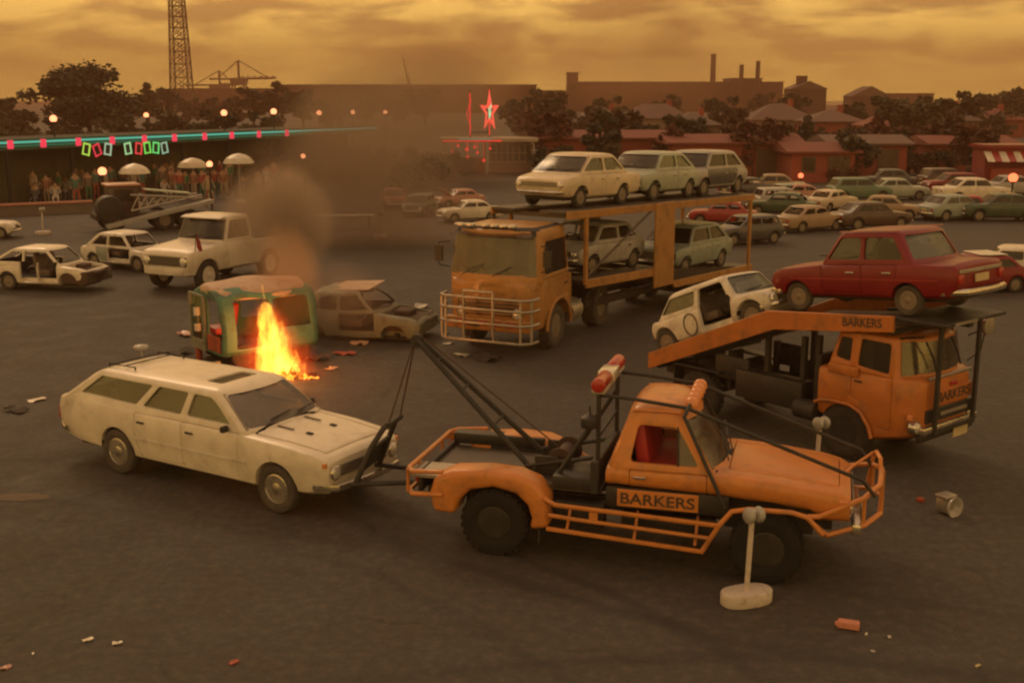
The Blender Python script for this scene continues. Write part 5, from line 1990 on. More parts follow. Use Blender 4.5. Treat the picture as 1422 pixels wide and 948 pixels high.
for px, py, d, r, red, lb in (
        (74, 165, 66, .20, False, 'lamp post in front of the big spreading tree, leftmost lamp'),
        (203, 160, 78, .17, False, 'smaller lamp at the right foot of the big tree'),
        (311, 157, 74, .20, False, 'lamp post right of the lattice pylon, above the cyan neon'),
        (380, 155, 76, .20, False, 'lamp post just left of the long warehouse, above the cyan neon'),
        (443, 157, 80, .18, False, 'lamp post in front of the left part of the long warehouse'),
        (490, 156, 84, .17, False, 'lamp post near the far end of the cyan neon'),
        (535, 156, 88, .16, False, 'lamp post beyond the end of the neon, nearest the smoke'),
        (142, 238, 52, .19, False, 'low lamp on a post over the crane truck'),
        (291, 228, 56, .15, False, 'low lamp between the two right hand umbrellas'),
        (421, 217, 62, .13, False, 'small low lamp among the crowd in the smoke'),
        (1112, 244, 74, .17, True, 'red lamp at the back of the yard above the wreck pile'),
        (1407, 247, 56, .22, True, 'large orange red lamp in front of the striped kiosk at the right')):
    lamp(px, py, d, lb, r, red=red)


# ------------------------------------------------------------------ the long cafe building with neon
def cafe():
    A, B_ = ground(-160, 205, 3.2), ground(512, 178, 3.2)
    d = Vector((B_.x - A.x, B_.y - A.y, 0))
    L = d.length
    h = math.atan2(d.y, d.x)
    o = thing('cafe_building', 'long low building with a cyan neon line and pink lamps along its roof edge', 'building', (A.x, A.y, 0), h)
    wl = surf('mottled green cladding', (.10, .095, .06), .8, 0, (.04, .03, .025), .7, .9)
    MB().box((L / 2, 5.2, 1.5), (L, 6.0, 3.0)).build('wall', wl, o, 0)
    MB().box((L / 2, 3.9, 3.12), (L + .6, 8.6, .12)).build('roof', surf('roof felt', (.035, .03, .025), .95), o, 0)
    MB().box((L / 2, -.55, 3.12), (L + .6, .14, .55)).build('fascia', surf('teal fascia', (.03, .10, .085), .5), o, 0)
    MB().tube([(-.2, -.68, 3.22), (L + .1, -.68, 3.22)], .06, 6).build('neon_tube', glow('cyan neon', (.13, .62, .42), .75), o, 0)
    MB().tube([(-.2, -.67, 3.04), (L + .1, -.67, 3.04)], .03, 6).build('neon_tube', glow('green neon', (.05, .45, .22), .35), o, 0)
    pink = glow('pink neon', (1.0, .06, .10), .95)
    for px, py in ((0, 196), (46, 195), (95, 192), (142, 189), (187, 187), (229, 186), (271, 184), (309, 183), (347, 181), (386, 179)):
        q = at_depth(px, py, 60)
        # point of the fascia line under that bearing
        k = q.x / q.y
        t_ = (k * A.y - A.x) / (d.x - k * d.y)
        MB().box((L * t_, -.72, 3.13), (.34, .10, .42)).build('pink_lamp', pink, o, 0, .04, 2)
    for i in range(int(L / 4)):
        MB().box((2 + i * 4.0, -.4, 1.45), (.14, .14, 2.9)).build('post', 'dark', o, 0)
    MB().box((L * .80, -1.4, 1.55), (.75, .5, 3.1)).build('pillar', 'black', o, 0, .03, 1)
    # sign of tilted neon squares hung below the fascia
    sq = [(105, 207, (.55, .85, .10), .25), (120, 208, (1.0, .06, .08), -.35), (135, 207, (.45, .60, .38), .2), (163, 206, (.45, .80, .35), -.12), (178, 206, (1.0, .08, .07), .15),
          (190, 205, (.25, .9, .12), -.1), (202, 205, (.18, .85, .2), .15), (214, 205, (.35, .55, .36), -.15)]
    for px, py, col, tl in sq:
        q = at_depth(px, py, 60)
        k = q.x / q.y
        t_ = (k * A.y - A.x) / (d.x - k * d.y)
        wp = Vector((A.x, A.y, 0)) + d * t_
        z = at_depth(px, py, wp.y).z
        m_ = Matrix.Rotation(tl, 3, 'Y')
        c = Vector((L * t_, -.80, z))
        pts = [c + m_ @ Vector(v) for v in ((-.20, 0, -.28), (.20, 0, -.28), (.20, 0, .28), (-.20, 0, .28))]
        b = MB().tube(pts, .045, 6, True)
        b.build('neon_square', glow('sign neon', col, .85), o, 0)
        MB().box(c + Vector((0, .10, 0)), (.5, .03, .66)).build('sign_board', 'dark', o, 0)
    return o


cafe()


# ------------------------------------------------------------------ umbrellas, low wall, crowd
def umbrella(px, py, depth, lab, m, r=.85):
    p = at_depth(px, py, depth)
    o = thing('patio_umbrella', lab, 'umbrella', (p.x, p.y, 0), rnd.uniform(0, 1), 'umbrellas over the crowd')
    z = p.z
    MB().tube([(0, 0, 0), (0, 0, z + .1)], .03, 8).build('pole', 'alloy', o, 40)
    MB().lathe([(r, z - .40), (r * .96, z - .30), (r * .8, z - .13), (r * .5, z + .02), (r * .2, z + .09), (.02, z + .12), (.02, z + .10), (r * .5, z - .01), (r * .94, z - .33)], 10).build('canopy', m, o, 20)
    MB().lathe([(.26, 0), (.24, .07), (.06, .10)], 16).build('base', 'concrete', o, 40)


umbrella(186, 230, 60, 'pale patio umbrella farthest left over the crowd', 'white', .80)
umbrella(267, 222, 63, 'pale patio umbrella in the middle, over the left of the pickup', 'cream', .80)
umbrella(331, 216, 61, 'pale patio umbrella farthest right, above the white pickup', 'white2', .82)

A, B_ = ground(-90, 305), ground(128, 295)
d = B_ - A
o = thing('low_wall', 'low wall with a faded pink capping in front of the crowd', 'wall', A, math.atan2(d.y, d.x))
MB().box((d.length / 2, 0, .24), (d.length, .22, .48)).build('wall', surf('grey render', (.14, .11, .09), .85, 0, GRIME, .4, 1.5), o, 0)
MB().box((d.length / 2, 0, .53), (d.length + .1, .36, .10)).build('capping', surf('pink coping', (.40, .17, .12), .8, 0, GRIME, .4, 2), o, 30, .015, 1)

CL = [surf('cloth %d' % i, c, .9) for i, c in enumerate([(.06, .16, .08), (.30, .07, .05), (.16, .11, .08), (.08, .08, .09), (.34, .26, .19), (.07, .15, .12), (.26, .12, .07), (.44, .38, .32)])]
SKIN = surf('skin', (.34, .19, .12), .7)
HAIR = surf('hair', (.03, .02, .015), .7)


def person_mesh(pose, cloth, legs):
    """one continuous body grown over a skeleton of joints"""
    h = rnd.uniform(-.12, .12)
    if pose == 'sit':
        J = [(0, 0, .52, .13), (0, .02, .78, .145), (0, .02, 1.0, .15), (0, 0, 1.10, .065), (0, -.01, 1.24, .10), (0, -.01, 1.33, .085),
             (.17, .01, 1.02, .06), (.24, -.06, .80, .045), (.16, -.24, .70, .035), (-.17, .01, 1.02, .06), (-.24, -.06, .80, .045), (-.16, -.24, .70, .035),
             (.10, -.08, .50, .085), (.12, -.42, .50, .065), (.12, -.46, .06, .045), (-.10, -.08, .50, .085), (-.12, -.42, .50, .065), (-.12, -.46, .06, .045), (.12, -.58, .03, .04), (-.12, -.58, .03, .04)]
    else:
        a = h
        J = [(0, 0, .92, .13), (0, 0, 1.14, .13), (0, .01, 1.38, .15), (0, 0, 1.50, .06), (0, -.01, 1.62, .095), (0, -.01, 1.72, .085),
             (.19, .01, 1.41, .06), (.26, .02 - a, 1.13, .045), (.25, -.10 - a, .90, .035), (-.19, .01, 1.41, .06), (-.26, .02 + a, 1.13, .045), (-.25, -.08 + a, .90, .035),
             (.10, 0, .84, .09), (.11, -.02 - a, .48, .065), (.11, .03 - a, .07, .045), (-.10, 0, .84, .09), (-.11, -.02 + a, .48, .065), (-.11, .03 + a, .07, .045), (.11, -.11 - a, .03, .04), (-.11, -.11 + a, .03, .04)]
    E_ = [(0, 1), (1, 2), (2, 3), (3, 4), (4, 5), (2, 6), (6, 7), (7, 8), (2, 9), (9, 10), (10, 11), (0, 12), (12, 13), (13, 14), (0, 15), (15, 16), (16, 17), (14, 18), (17, 19)]
    me = bpy.data.meshes.new('body')
    me.from_pydata([j[:3] for j in J], E_, [])
    o = bpy.data.objects.new('w', me)
    _bake_scene.collection.objects.link(o)
    m = o.modifiers.new('s', 'SKIN')
    if not me.skin_vertices:
        bm = bmesh.new()
        bm.from_mesh(me)
        bm.verts.layers.skin.verify()
        bm.to_mesh(me)
        bm.free()
    for v, j in zip(me.skin_vertices[0].data, J):
        v.radius = (j[3], j[3] * .85)
    me.skin_vertices[0].data[0].use_root = True
    u = o.modifiers.new('u', 'SUBSURF')
    u.levels = 1
    vl = _bake_scene.view_layers[0]
    vl.update()
    dg = vl.depsgraph
    dg.update()
    r = bpy.data.meshes.new_from_object(o.evaluated_get(dg), depsgraph=dg)
    bpy.data.objects.remove(o)
    r.materials.clear()
    for mm in (cloth, legs, SKIN, HAIR):
        r.materials.append(mm)
    top = max(v.co.z for v in r.vertices)
    hip = .56 if pose == 'sit' else .93
    neck = top - .32
    for p in r.polygons:
        c = p.center
        if c.z > neck:
            p.material_index = 3 if (c.z > top - .08 or c.y > .03) else 2
        elif c.z > hip:
            p.material_index = 2 if abs(c.x) > .225 and c.z < (1.0 if pose != 'sit' else .78) else 0
        else:
            p.material_index = 1
    r.shade_smooth()
    return r


POSES = [person_mesh('sit' if i % 4 == 3 else 'stand', CL[i % 8], CL[(i * 3 + 2) % 8]) for i in range(16)]
COLN = ['dark green', 'dark red', 'brown', 'charcoal', 'tan', 'teal', 'rust', 'pale grey']
spots = []
tries = 0
while len(spots) < 120 and tries < 9000:
    tries += 1
    px, py = rnd.triangular(-10, 420, 60), rnd.uniform(252, 290)
    if 120 < px < 275 and py > 284:
        continue
    q = ground(px, py)
    if all((q - w[0]).length > .55 for w in spots):
        spots.append((q, px, py))
for i, (q, px, py) in enumerate(spots):
    k = i % 16
    me = POSES[k]
    po = bpy.data.objects.new('person', me)
    COL.objects.link(po)
    po.location = q
    po.rotation_euler = (0, 0, rnd.uniform(-1.2, 1.2))
    s_ = rnd.uniform(.92, 1.06)
    po.scale = (s_, s_, s_)
    where = 'behind the low wall' if px < 125 else ('around the umbrellas' if px < 345 else 'in the smoke')
    tag(po, '%s person in a %s top among the crowd %s' % ('seated' if k % 4 == 3 else 'standing', COLN[k % 8], where), 'person', 'people in the crowd under the neon')
    if k % 4 == 3:
        so = MB().box((0, .02, .40), (.42, .42, .05)).box((0, .22, .68), (.42, .04, .50), rx=-.12)
        for x in (-.18, .18):
            for y in (-.16, .20):
                so.box((x, y, .19), (.04, .04, .38))
        ch = so.build('chair', 'dark', None, 0)
        ch.location = q
        ch.rotation_euler = po.rotation_euler
        tag(ch, 'plain dark chair under a seated person in the crowd', 'chair', 'chairs in the crowd')


# ------------------------------------------------------------------ crane truck on the left
def crane_truck():
    p = ground(150, 322)
    h = R(28)
    o = thing('crane_truck', 'old crane truck with a lattice jib, a big dark drum and a pink roofed cab', 'crane truck', p, h)
    MB().box((1.7, .3, .62), (4.4, 1.5, .20)).build('chassis', 'under', o, 0)
    MB().lathe([(.15, -.36), (.50, -.34), (.54, -.24), (.54, .24), (.50, .34), (.15, .36)], 24, (.05, -.35, .98), 'Y').build('drum', 'black', o, 40)
    b = MB().box((.75, .7, 1.25), (1.2, 1.1, 1.1))
    b.build('cab', 'dbrown', o, 30, .06, 2)
    MB().box((.75, .7, 1.86), (1.4, 1.3, .10)).build('cab_roof', 'pink', o, 30, .03, 2)
    for sg in (-1, 1):
        MB().box((.75, .7 + sg * .56, 1.45), (.8, .03, .5)).build('window', 'dglass', o, 0)
    for y in (-.45, .45):
        b = MB()
        N = 9
        for i in range(N):
            x0, x1 = .9 + i * .32, .9 + (i + 1) * .32
            b.tube([(x0, y, .85 + .06 * i), (x1, y, 1.45 - .02 * i)], .03, 5)
            b.tube([(x1, y, 1.45 - .02 * i), (x1 + .01, y, .85 + .06 * (i + 1))], .03, 5)
        b.tube([(.9, y, .85), (.9 + N * .32, y, .85 + .06 * N)], .045, 6)
        b.tube([(.9, y, 1.50), (.9 + N * .32, y, 1.45 - .02 * N)], .045, 6)
        b.build('lattice_jib', 'alloy', o, 0)
    for y in (-.75, -.35):
        MB().box((2.0, y - .2, .72), (4.4, .14, .16), ry=-.20).build('ramp_rail', 'silver', o, 30, .01, 1)
    MB().box((2.5, .3, 1.55), (1.9, .9, .05), ry=.12).build('top_plate', 'palegreen', o, 0)
    for x in (.2, 2.2, 3.2):
        for sg in (-1, 1):
            wheel(o, x, .3 + sg * .75, .42, .24, .55, 'truck', 'tyre', 'steel')


crane_truck()
o = thing('pale_bench', 'long pale plank table standing in the smoke beyond the burnt saloon', 'table', ground(425, 318), .05)
MB().box((1.4, 0, .55), (2.9, .6, .06)).build('top', 'white2', o, 0, .01, 1)
for x in (.15, 2.65):
    for y in (-.24, .24):
        MB().box((x, y, .26), (.06, .06, .52)).build('leg', 'alloy', o, 0)


# ------------------------------------------------------------------ neon kiosk and the striped kiosk
def kiosk():
    p = ground(678, 240)
    o = thing('neon_kiosk', 'small flat roofed kiosk with a red neon star sign on its roof', 'kiosk', p, R(3))
    MB().box((0, 0, 2.42), (7.0, 4.0, .26)).build('canopy', surf('cream canopy', (.42, .34, .27), .7, 0, GRIME, .5, 1), o, 30, .03, 1)
    MB().box((1.6, .8, 1.15), (3.0, 2.2, 2.28)).build('wall', surf('pale kiosk wall', (.26, .15, .11), .8), o, 0)
    fr = surf('cream window bars', (.45, .33, .25), .7)
    b = MB()
    for i in range(8):
        b.box((.15 + i * .42, -.34, 1.45), (.05, .05, 1.3))
    for z in (.82, 1.45, 2.08):
        b.box((1.6, -.34, z), (3.0, .05, .05))
    w = b.build('window', fr, o, 0)
    MB().box((1.6, -.31, 1.45), (2.96, .02, 1.28)).build('pane', 'dglass', w, 0)
    MB().box((-1.4, .6, .55), (2.2, .7, 1.1)).build('counter', 'burntred', o, 0, .02, 1)
    for x in (-3.2, -.2, 3.2):
        for y in (-1.7, 1.7):
            MB().box((x, y, 1.15), (.12, .12, 2.3)).build('post', fr, o, 0)
    red = glow('red neon', (1.0, .03, .03), 1.4)
    for px, z, r in ((-1.55, 1.75, .14), (-1.0, 1.9, .10), (-1.5, 1.2, .10), (-.35, .95, .13)):
        MB().sphere((px, -1.2, z), r, 10, 6).tube([(px, -1.2, z), (px, -1.2, 2.3)], .012, 4).build('red_lamp_or_fill', red, o, 0)
    MB().tube([(-3.3, -2.04, 2.36), (.9, -2.04, 2.36)], .05, 6).build('added_neon_edge', red, o, 0)  # glowing strip added along the canopy to redden the kiosk
    MB().tube([(-2.2, -2.05, 2.50), (.2, -2.05, 2.50)], .035, 6).build('added_neon_edge', glow('added teal neon', (.12, .55, .42), .7), o, 0)  # thin teal glow strip added on the canopy edge
    for x, z in ((-2.6, 1.6), (-2.2, 2.0), (-.8, 1.5), (.1, 1.8)):  # extra red lamps added to give the kiosk more red light
        MB().sphere((x, -1.3, z), .10, 10, 6).tube([(x, -1.3, z), (x, -1.3, 2.3)], .012, 4).build('red_lamp_or_fill', red, o, 0)
    MB().sphere((-1.9, -1.1, 1.0), .08, 8, 6).build('white_lamp', lampm, o, 0)
    # the sign: two masts, chevrons and a star outline
    sg = MB()
    for x in (-1.3, .1):
        sg.box((x, 0, 4.2), (.12, .16, 3.4))
    sg.box((-.6, 0, 2.9), (1.5, .10, .10))
    s_ = sg.build('sign_frame', 'dark', o, 0)
    b = MB()
    b.tube([(-1.3, -.14, 2.7), (-1.3, -.14, 5.7)], .05, 6)
    b.tube([(.1, -.14, 2.7), (.1, -.14, 5.9)], .05, 6)
    b.tube([(-1.55, -.14, 4.2), (-1.35, -.14, 4.8), (-1.2, -.14, 5.2)], .03, 6)
    b.tube([(-1.55, -.14, 4.2), (-1.35, -.14, 3.6), (-1.2, -.14, 3.2)], .03, 6)
    b.build('neon_mast', red, s_, 0)
    b = MB()
    n = 5
    pts = []
    for i in range(2 * n):
        r = (1.35 if i % 2 == 0 else .50)
        t = PI / 2 + PI * i / n
        pts.append((.1 + r * .45 * math.cos(t), -.20, 4.35 + r * math.sin(t)))
    b.tube(pts, .075, 6, True)
    b.tube([(x + (x - .1) * -.3, y - .02, 4.35 + (z - 4.35) * .7) for x, y, z in pts], .05, 6, True)
    b.build('neon_star', glow('orange red neon', (1.0, .10, .06), 1.5), s_, 0)
    MB().tube([(.1, -.26, 3.9), (.06, -.26, 4.6), (.22, -.26, 4.9), (.16, -.26, 4.2), (.1, -.26, 3.9)], .04, 6).build('neon_core', glow('pale green neon', (.35, .85, .45), 1.6), s_, 0)


kiosk()

o = thing('striped_kiosk', 'red kiosk with a red and white striped awning at the right edge', 'kiosk', ground(1412, 262), R(-4))
MB().box((0, 1.2, 1.2), (4.0, 2.4, 2.4)).build('wall', surf('red boards', (.20, .02, .02), .7, 0, (.08, .02, .02), .4, 2), o, 0)
MB().box((0, 1.2, 2.5), (4.4, 2.8, .2)).build('roof', 'red', o, 0)
for i in range(10):
    MB().box((-1.9 + i * .42, -.42, 1.92), (.41, 1.1, .05), rx=.55).build('awning_stripe', 'white2' if i % 2 == 0 else 'red2', o, 0)
MB().box((0, -.1, .75), (3.4, .5, .9)).build('counter', 'red2', o, 0)


# ------------------------------------------------------------------ trees
def leaf_mat(name, col):
    m, t, out = new_mat(name)
    p = t.nodes.new('ShaderNodeBsdfPrincipled')
    t.links.new(p.outputs[0], out.inputs['Surface'])
    n = noise_node(t, .9, 4, .6)
    c = mix(t, rng(t, n, .35, .68), tuple(x * .55 for x in col), tuple(x * 1.35 for x in col))
    t.links.new(c, p.inputs['Base Color'])
    p.inputs['Roughness'].default_value = .75
    return m


LEAF = [leaf_mat('olive foliage', (.045, .050, .022)), leaf_mat('dark foliage', (.030, .036, .018)), leaf_mat('brown green foliage', (.060, .050, .024))]
BARK = surf('bark', (.06, .042, .03), .9, 0, (.03, .02, .015), .5, 4)


def tree_meshes(H, rx, rz, clumps, leaves, leaf, seed, base=.35, cone=0.0, flat=False):
    rd = random.Random(seed)
    tr = MB()
    tr.tube([(0, 0, -.05), (rd.uniform(-.1, .1), 0, H * .25), (rd.uniform(-.2, .2), rd.uniform(-.2, .2), H * .55), (0, 0, H * .86)], H * .035, 8, r2=H * .008)
    cr = MB()
    cs = []
    for i in range(clumps):
        while True:
            u = Vector((rd.uniform(-1, 1), rd.uniform(-1, 1), rd.uniform(-1, 1)))
            if .25 < u.length < 1:
                break
        z = base + (1 - base) * (u.z * .5 + .5)
        k = 1.0 - cone * (z - base) / (1 - base)
        if flat:
            k *= .75 + .35 * math.sin(PI * min(1, (z - base) / (1 - base) + .15))
        c = Vector((u.x * rx * k, u.y * rx * k, z * H))
        cs.append((c, rd.uniform(.16, .30) * rx))
        b0 = Vector((0, 0, H * rd.uniform(base * .6, .7)))
        if b0.z > c.z:
            b0.z = c.z * .8
        tr.tube([b0, (b0 + c) / 2 + Vector((0, 0, .04 * H)), c], H * .010, 5, r2=H * .003)
    for c, r in cs:
        for j in range(leaves):
            u = Vector((rd.gauss(0, 1), rd.gauss(0, 1), rd.gauss(0, 1) * (.42 if flat else .7)))
            u = u.normalized() * (r * rd.random() ** .45)
            p = c + u
            a, b_ = rd.uniform(0, 6.28), rd.uniform(-1.2, 1.2)
            m = Matrix.Rotation(a, 3, 'Z') @ Matrix.Rotation(b_, 3, 'X')
            s = leaf * rd.uniform(.6, 1.3)
            q = [p + m @ Vector(v) for v in ((-s, 0, -s * .4), (0, 0, -s * .7), (s, 0, 0), (0, s * .3, s * .7))]
            cr.add(q, [(0, 1, 2, 3)])
    return tr.mesh('trunk'), cr.mesh('crown', False)


def plant_tree(meshes, leaf, name, label, p, rz=0, sc=1.0, group=None):
    o = thing(name, label, 'tree', p, rz, group)
    o.scale = (sc, sc, sc)
    for nm, me, mt in (('trunk', meshes[0], BARK), ('crown', meshes[1], leaf)):
        key = ('tree', me.name, mt.name)
        if key not in _wheel_cache:
            c = me.copy()
            c.name = nm
            c.materials.append(mt)
            _wheel_cache[key] = c
        ob = bpy.data.objects.new(nm, _wheel_cache[key])
        COL.objects.link(ob)
        ob.parent = o
    return o


big = tree_meshes(11.2, 8.6, 1, 52, 170, .32, 9, base=.32, cone=.30, flat=True)
pb = at_depth(126, 190, 135)
bt = plant_tree(big, LEAF[1], 'spreading_tree', 'big dark spreading tree standing above the neon building', (pb.x, pb.y, 0))
bt.scale = (.88, .88, .76)
KIND = [tree_meshes(7.0, 3.4, 1, 26, 60, .34, 21, .28), tree_meshes(5.0, 3.0, 1, 22, 60, .30, 22, .15), tree_meshes(8.0, 2.6, 1, 26, 60, .34, 23, .2, .5), tree_meshes(3.2, 3.0, 1, 20, 60, .26, 24, .08)]
KN = ['round_tree', 'bushy_tree', 'tall_tree', 'shrub']
KD = ['round dark tree', 'low bushy tree', 'tall narrow tree', 'broad dark shrub']


def scatter(rows):
    for px, py, depth, k, sc, where in rows:
        p = at_depth(px, py, depth)
        plant_tree(KIND[k], LEAF[(int(px) + k) % 3], KN[k], '%s %s' % (KD[k], where), (p.x, p.y, 0), rnd.uniform(0, 6), sc * rnd.uniform(.94, 1.06), 'trees around the yard and town')


rows = []
for i, px in enumerate(range(-40, 400, 34)):
    rows.append((px, 170, 112 + (i * 37) % 26, (i * 2 + 1) % 4, .80, 'behind the neon building, about %s' % ('left of the big tree' if px < 40 else ('under the big tree' if px < 215 else 'right of the lattice pylon'))))
for i, px in enumerate((205, 232, 262, 292, 322, 352, 384, 420, 460, 505, 550, 590)):
    rows.append((px, 150, 190 + (i * 53) % 60, (i + 1) % 2 * 1 + (0 if i % 3 else 1) % 2, 1.05, 'in the row before the port cranes' if px < 380 else 'in the row below the long warehouse'))
rows += [(6, 150, 150, 1, 1.05, 'at the left edge')]
for i, (px, d_, k, sc) in enumerate(((765, 150, 1, 1.0), (805, 170, 3, 1.2), (845, 190, 1, 1.1), (880, 150, 3, .9), (960, 155, 3, 1.0), (1005, 160, 1, 1.1), (1040, 150, 3, .9), (1098, 190, 0, .95), 
                                      (1188, 150, 0, .7), (1245, 120, 0, .80), (1268, 112, 0, .74), (1292, 130, 1, 1.1), (1322, 120, 0, .8), (1345, 150, 1, 1.2),
                                      (1372, 160, 3, 1.2), (1404, 190, 0, 1.0), (1425, 170, 0, 1.0), (1175, 115, 3, .9), (1210, 112, 3, .8), (720, 160, 1, 1.0), (760, 210, 0, 1.0), (930, 230, 1, 1.2), (1060, 240, 1, 1.3))):
    where = 'between the kiosk and the brick sheds' if px < 800 else ('among the houses above the trailer' if px < 1060 else ('among the houses under the chimneys' if px < 1160 else ('behind the parked rows' if px < 1300 else 'at the far right')))
    rows.append((px, 150, d_, k, sc, where))
scatter(rows)
for i, (px, py, sc) in enumerate(((575, 262, .62), (600, 250, .6), (628, 246, .55), (462, 250, .7), (505, 244, .75), (548, 248, .7), (360, 250, .7), (405, 247, .7))):
    p = ground(px, py)
    plant_tree(KIND[3], LEAF[i % 3], 'shrub', 'shrub half lost in the smoke, %s' % ('near the neon kiosk' if px > 560 else 'behind the crowd'), p, i, sc, 'trees around the yard and town')


# reddish scrub and hedges in front of the sheds break up their walls
RL = [leaf_mat('russet foliage', (.10, .036, .022)), leaf_mat('dull green foliage', (.042, .042, .022)), leaf_mat('dusty brown foliage', (.085, .05, .03))]
for i in range(34):
    px = 752 + i * 19.5 + rnd.uniform(-7, 7)
    p = ground(px, rnd.uniform(226, 250) if px < 1150 else rnd.uniform(236, 254))
    k = (0, 3, 1, 3, 2)[i % 5]
    where = 'above the cream and pale saloons on the trailer' if px < 960 else ('above the wreck pile behind the trailer' if px < 1150 else 'behind the parked rows at the right')
    plant_tree(KIND[k], RL[i % 3], KN[k], '%s %s %s' % (('russet', 'dull green', 'dusty brown')[i % 3], KD[k].replace('dark ', ''), where), p, rnd.uniform(0, 6), rnd.uniform(.42, .74), 'scrub and young trees in front of the red sheds')
# ------------------------------------------------------------------ houses, sheds and the town skyline
BR = surf('red brick', (.27, .065, .042), .85, 0, (.10, .04, .03), .6, .6)
RF = [surf('dusty roof tiles', (.14, .085, .07), .85, 0, (.08, .045, .04), .5, 1), surf('dark roof iron', (.09, .06, .05), .7, 0, RUST, .5, 1), surf('red roof tiles', (.19, .055, .04), .8, 0, (.10, .035, .03), .5, 1)]
WALLS = [surf('pale weatherboard', (.26, .19, .15), .8, 0, GRIME, .5, 1), BR, surf('brown boards', (.12, .08, .06), .85, 0, (.06, .04, .03), .5, 1)]


def house(px, base_py, wpx, hgt, roof_h, label, wm, rm, rz=0.0, hip=True, name='house', cat='house', depth_m=7.0):
    p = ground(px, base_py)
    w = wpx / F_PX * p.y
    o = thing(name, label, cat, p, rz)
    MB().box((0, 0, hgt / 2), (w, depth_m, hgt)).build('wall', WALLS[wm], o, 0)
    x, y = w / 2 + .4, depth_m / 2 + .4
    rx = max(.3, x - y * .9) if hip else x
    b = MB().add([(-x, -y, hgt), (x, -y, hgt), (x, y, hgt), (-x, y, hgt), (-rx, 0, hgt + roof_h), (rx, 0, hgt + roof_h), (-x, -y, hgt - .12), (x, -y, hgt - .12), (x, y, hgt - .12), (-x, y, hgt - .12)],
                 [(0, 1, 5, 4), (1, 2, 5), (2, 3, 4, 5), (3, 0, 4), (6, 7, 1, 0), (7, 8, 2, 1), (8, 9, 3, 2), (9, 6, 0, 3), (9, 8, 7, 6)])
    rf = b.build('roof', RF[rm], o, 0)
    if hip and cat == 'house':
        MB().box((w * .22, .6, hgt + roof_h * .95), (.6, .6, 1.3)).build('chimney', BR, rf, 0)
    nwin = max(2, int(w / 3.2))
    for i in range(nwin):
        xx = -w / 2 + w * (i + .5) / nwin
        if cat == 'shed' and i % 2:
            MB().box((xx, -depth_m / 2 - .03, hgt * .42), (1.0 + .4 * (i % 3), .06, hgt * .84)).build('door', 'dbrown', o, 0)
            continue
        ww, wh = rnd.uniform(.8, 1.3), rnd.uniform(.7, 1.0)
        f = MB().box((xx + rnd.uniform(-.3, .3), -depth_m / 2 - .03, hgt * .58), (ww, .06, wh)).build('window', 'dbrown', o, 0)
        MB().box((f.data.vertices[0].co.x + ww / 2, -depth_m / 2 - .065, hgt * .58), (ww - .2, .02, wh - .2)).build('pane', 'dglass', f, 0)
    return o


house(908, 190, 92, 2.6, 1.9, 'pale roofed house above the back of the trailer, in the middle of the town', 0, 0)
house(1078, 194, 84, 2.6, 2.0, 'pale roofed house under the two thin chimneys', 0, 0)
house(1150, 198, 70, 2.6, 1.3, 'low house right of the one under the chimneys', 1, 0)
house(835, 186, 60, 2.4, 1.5, 'dark roofed house left of the pale roofed house', 2, 1)
house(960, 200, 60, 2.3, 1.3, 'low dark house just right of the pale roofed house', 2, 1)
house(1312, 196, 60, 2.6, 1.8, 'dark roofed house at the far right of the town', 2, 1)
house(1375, 190, 60, 2.4, 1.5, 'red roofed house behind the striped kiosk', 1, 2)
house(1230, 205, 62, 2.4, 1.4, 'red roofed house behind the dark round trees', 1, 2)
house(745, 190, 54, 2.4, 1.4, 'dark house behind the right end of the neon kiosk', 2, 2)
for px, py, wpx, h, lb in ((845, 236, 190, 2.5, 'long low red brick shed behind the cream saloon on the trailer'), (1010, 244, 170, 2.4, 'long low red brick shed behind the last car on the trailer'),
                           (1128, 250, 84, 2.0, 'short red brick shed above the red lamp'), (1190, 246, 100, 2.4, 'red brick shed with a grey roof behind the green saloons'),
                           (1330, 240, 110, 2.2, 'red brick shed left of the striped kiosk')):
    house(px, py, wpx, h, .5, lb, 1, 2 if px != 1190 else 0, 0, False, 'brick_shed', 'shed', 5.0)

FAR = surf('sooty factory brick', (.065, .034, .026), .9, 0, (.05, .03, .025), .5, .05)
FARR = surf('factory roof', (.10, .065, .05), .8, 0, (.06, .04, .03), .5, .05)


def block(name, label, cat, x0, x1, top, depth, dm=30, roof=None):
    a, b_ = at_depth(x0, top, depth), at_depth(x1, top, depth)
    w = b_.x - a.x
    h = a.z
    o = thing(name, label, cat, ((a.x + b_.x) / 2, depth + dm / 2, 0))
    MB().box((0, 0, h / 2), (w, dm, h)).build('wall', FAR, o, 0)
    if roof:
        n = max(2, int(w / 14))
        rf = MB()
        for i in range(n):
            xa, xb = -w / 2 + w * i / n, -w / 2 + w * (i + 1) / n
            rf.add([(xa, -dm / 2, h), (xb, -dm / 2, h), (xb, dm / 2, h), (xa, dm / 2, h), (xa, -dm / 2, h + roof), (xa, dm / 2, h + roof)],
                   [(0, 1, 4), (3, 5, 2), (1, 2, 5, 4), (0, 4, 5, 3), (0, 3, 2, 1)])
        rf.build('roof', FARR, o, 0)
    else:
        MB().box((0, 0, h + .2), (w + .6, dm + .6, .4)).build('roof', FARR, o, 0)
    nw = max(2, int(w / 7))
    for i in range(min(nw, 24)):
        xx = -w / 2 + w * (i + .5) / min(nw, 24)
        MB().box((xx, -dm / 2 - .05, h * .62), (3.0, .1, 2.2)).build('window', 'dglass', o, 0)
    return o


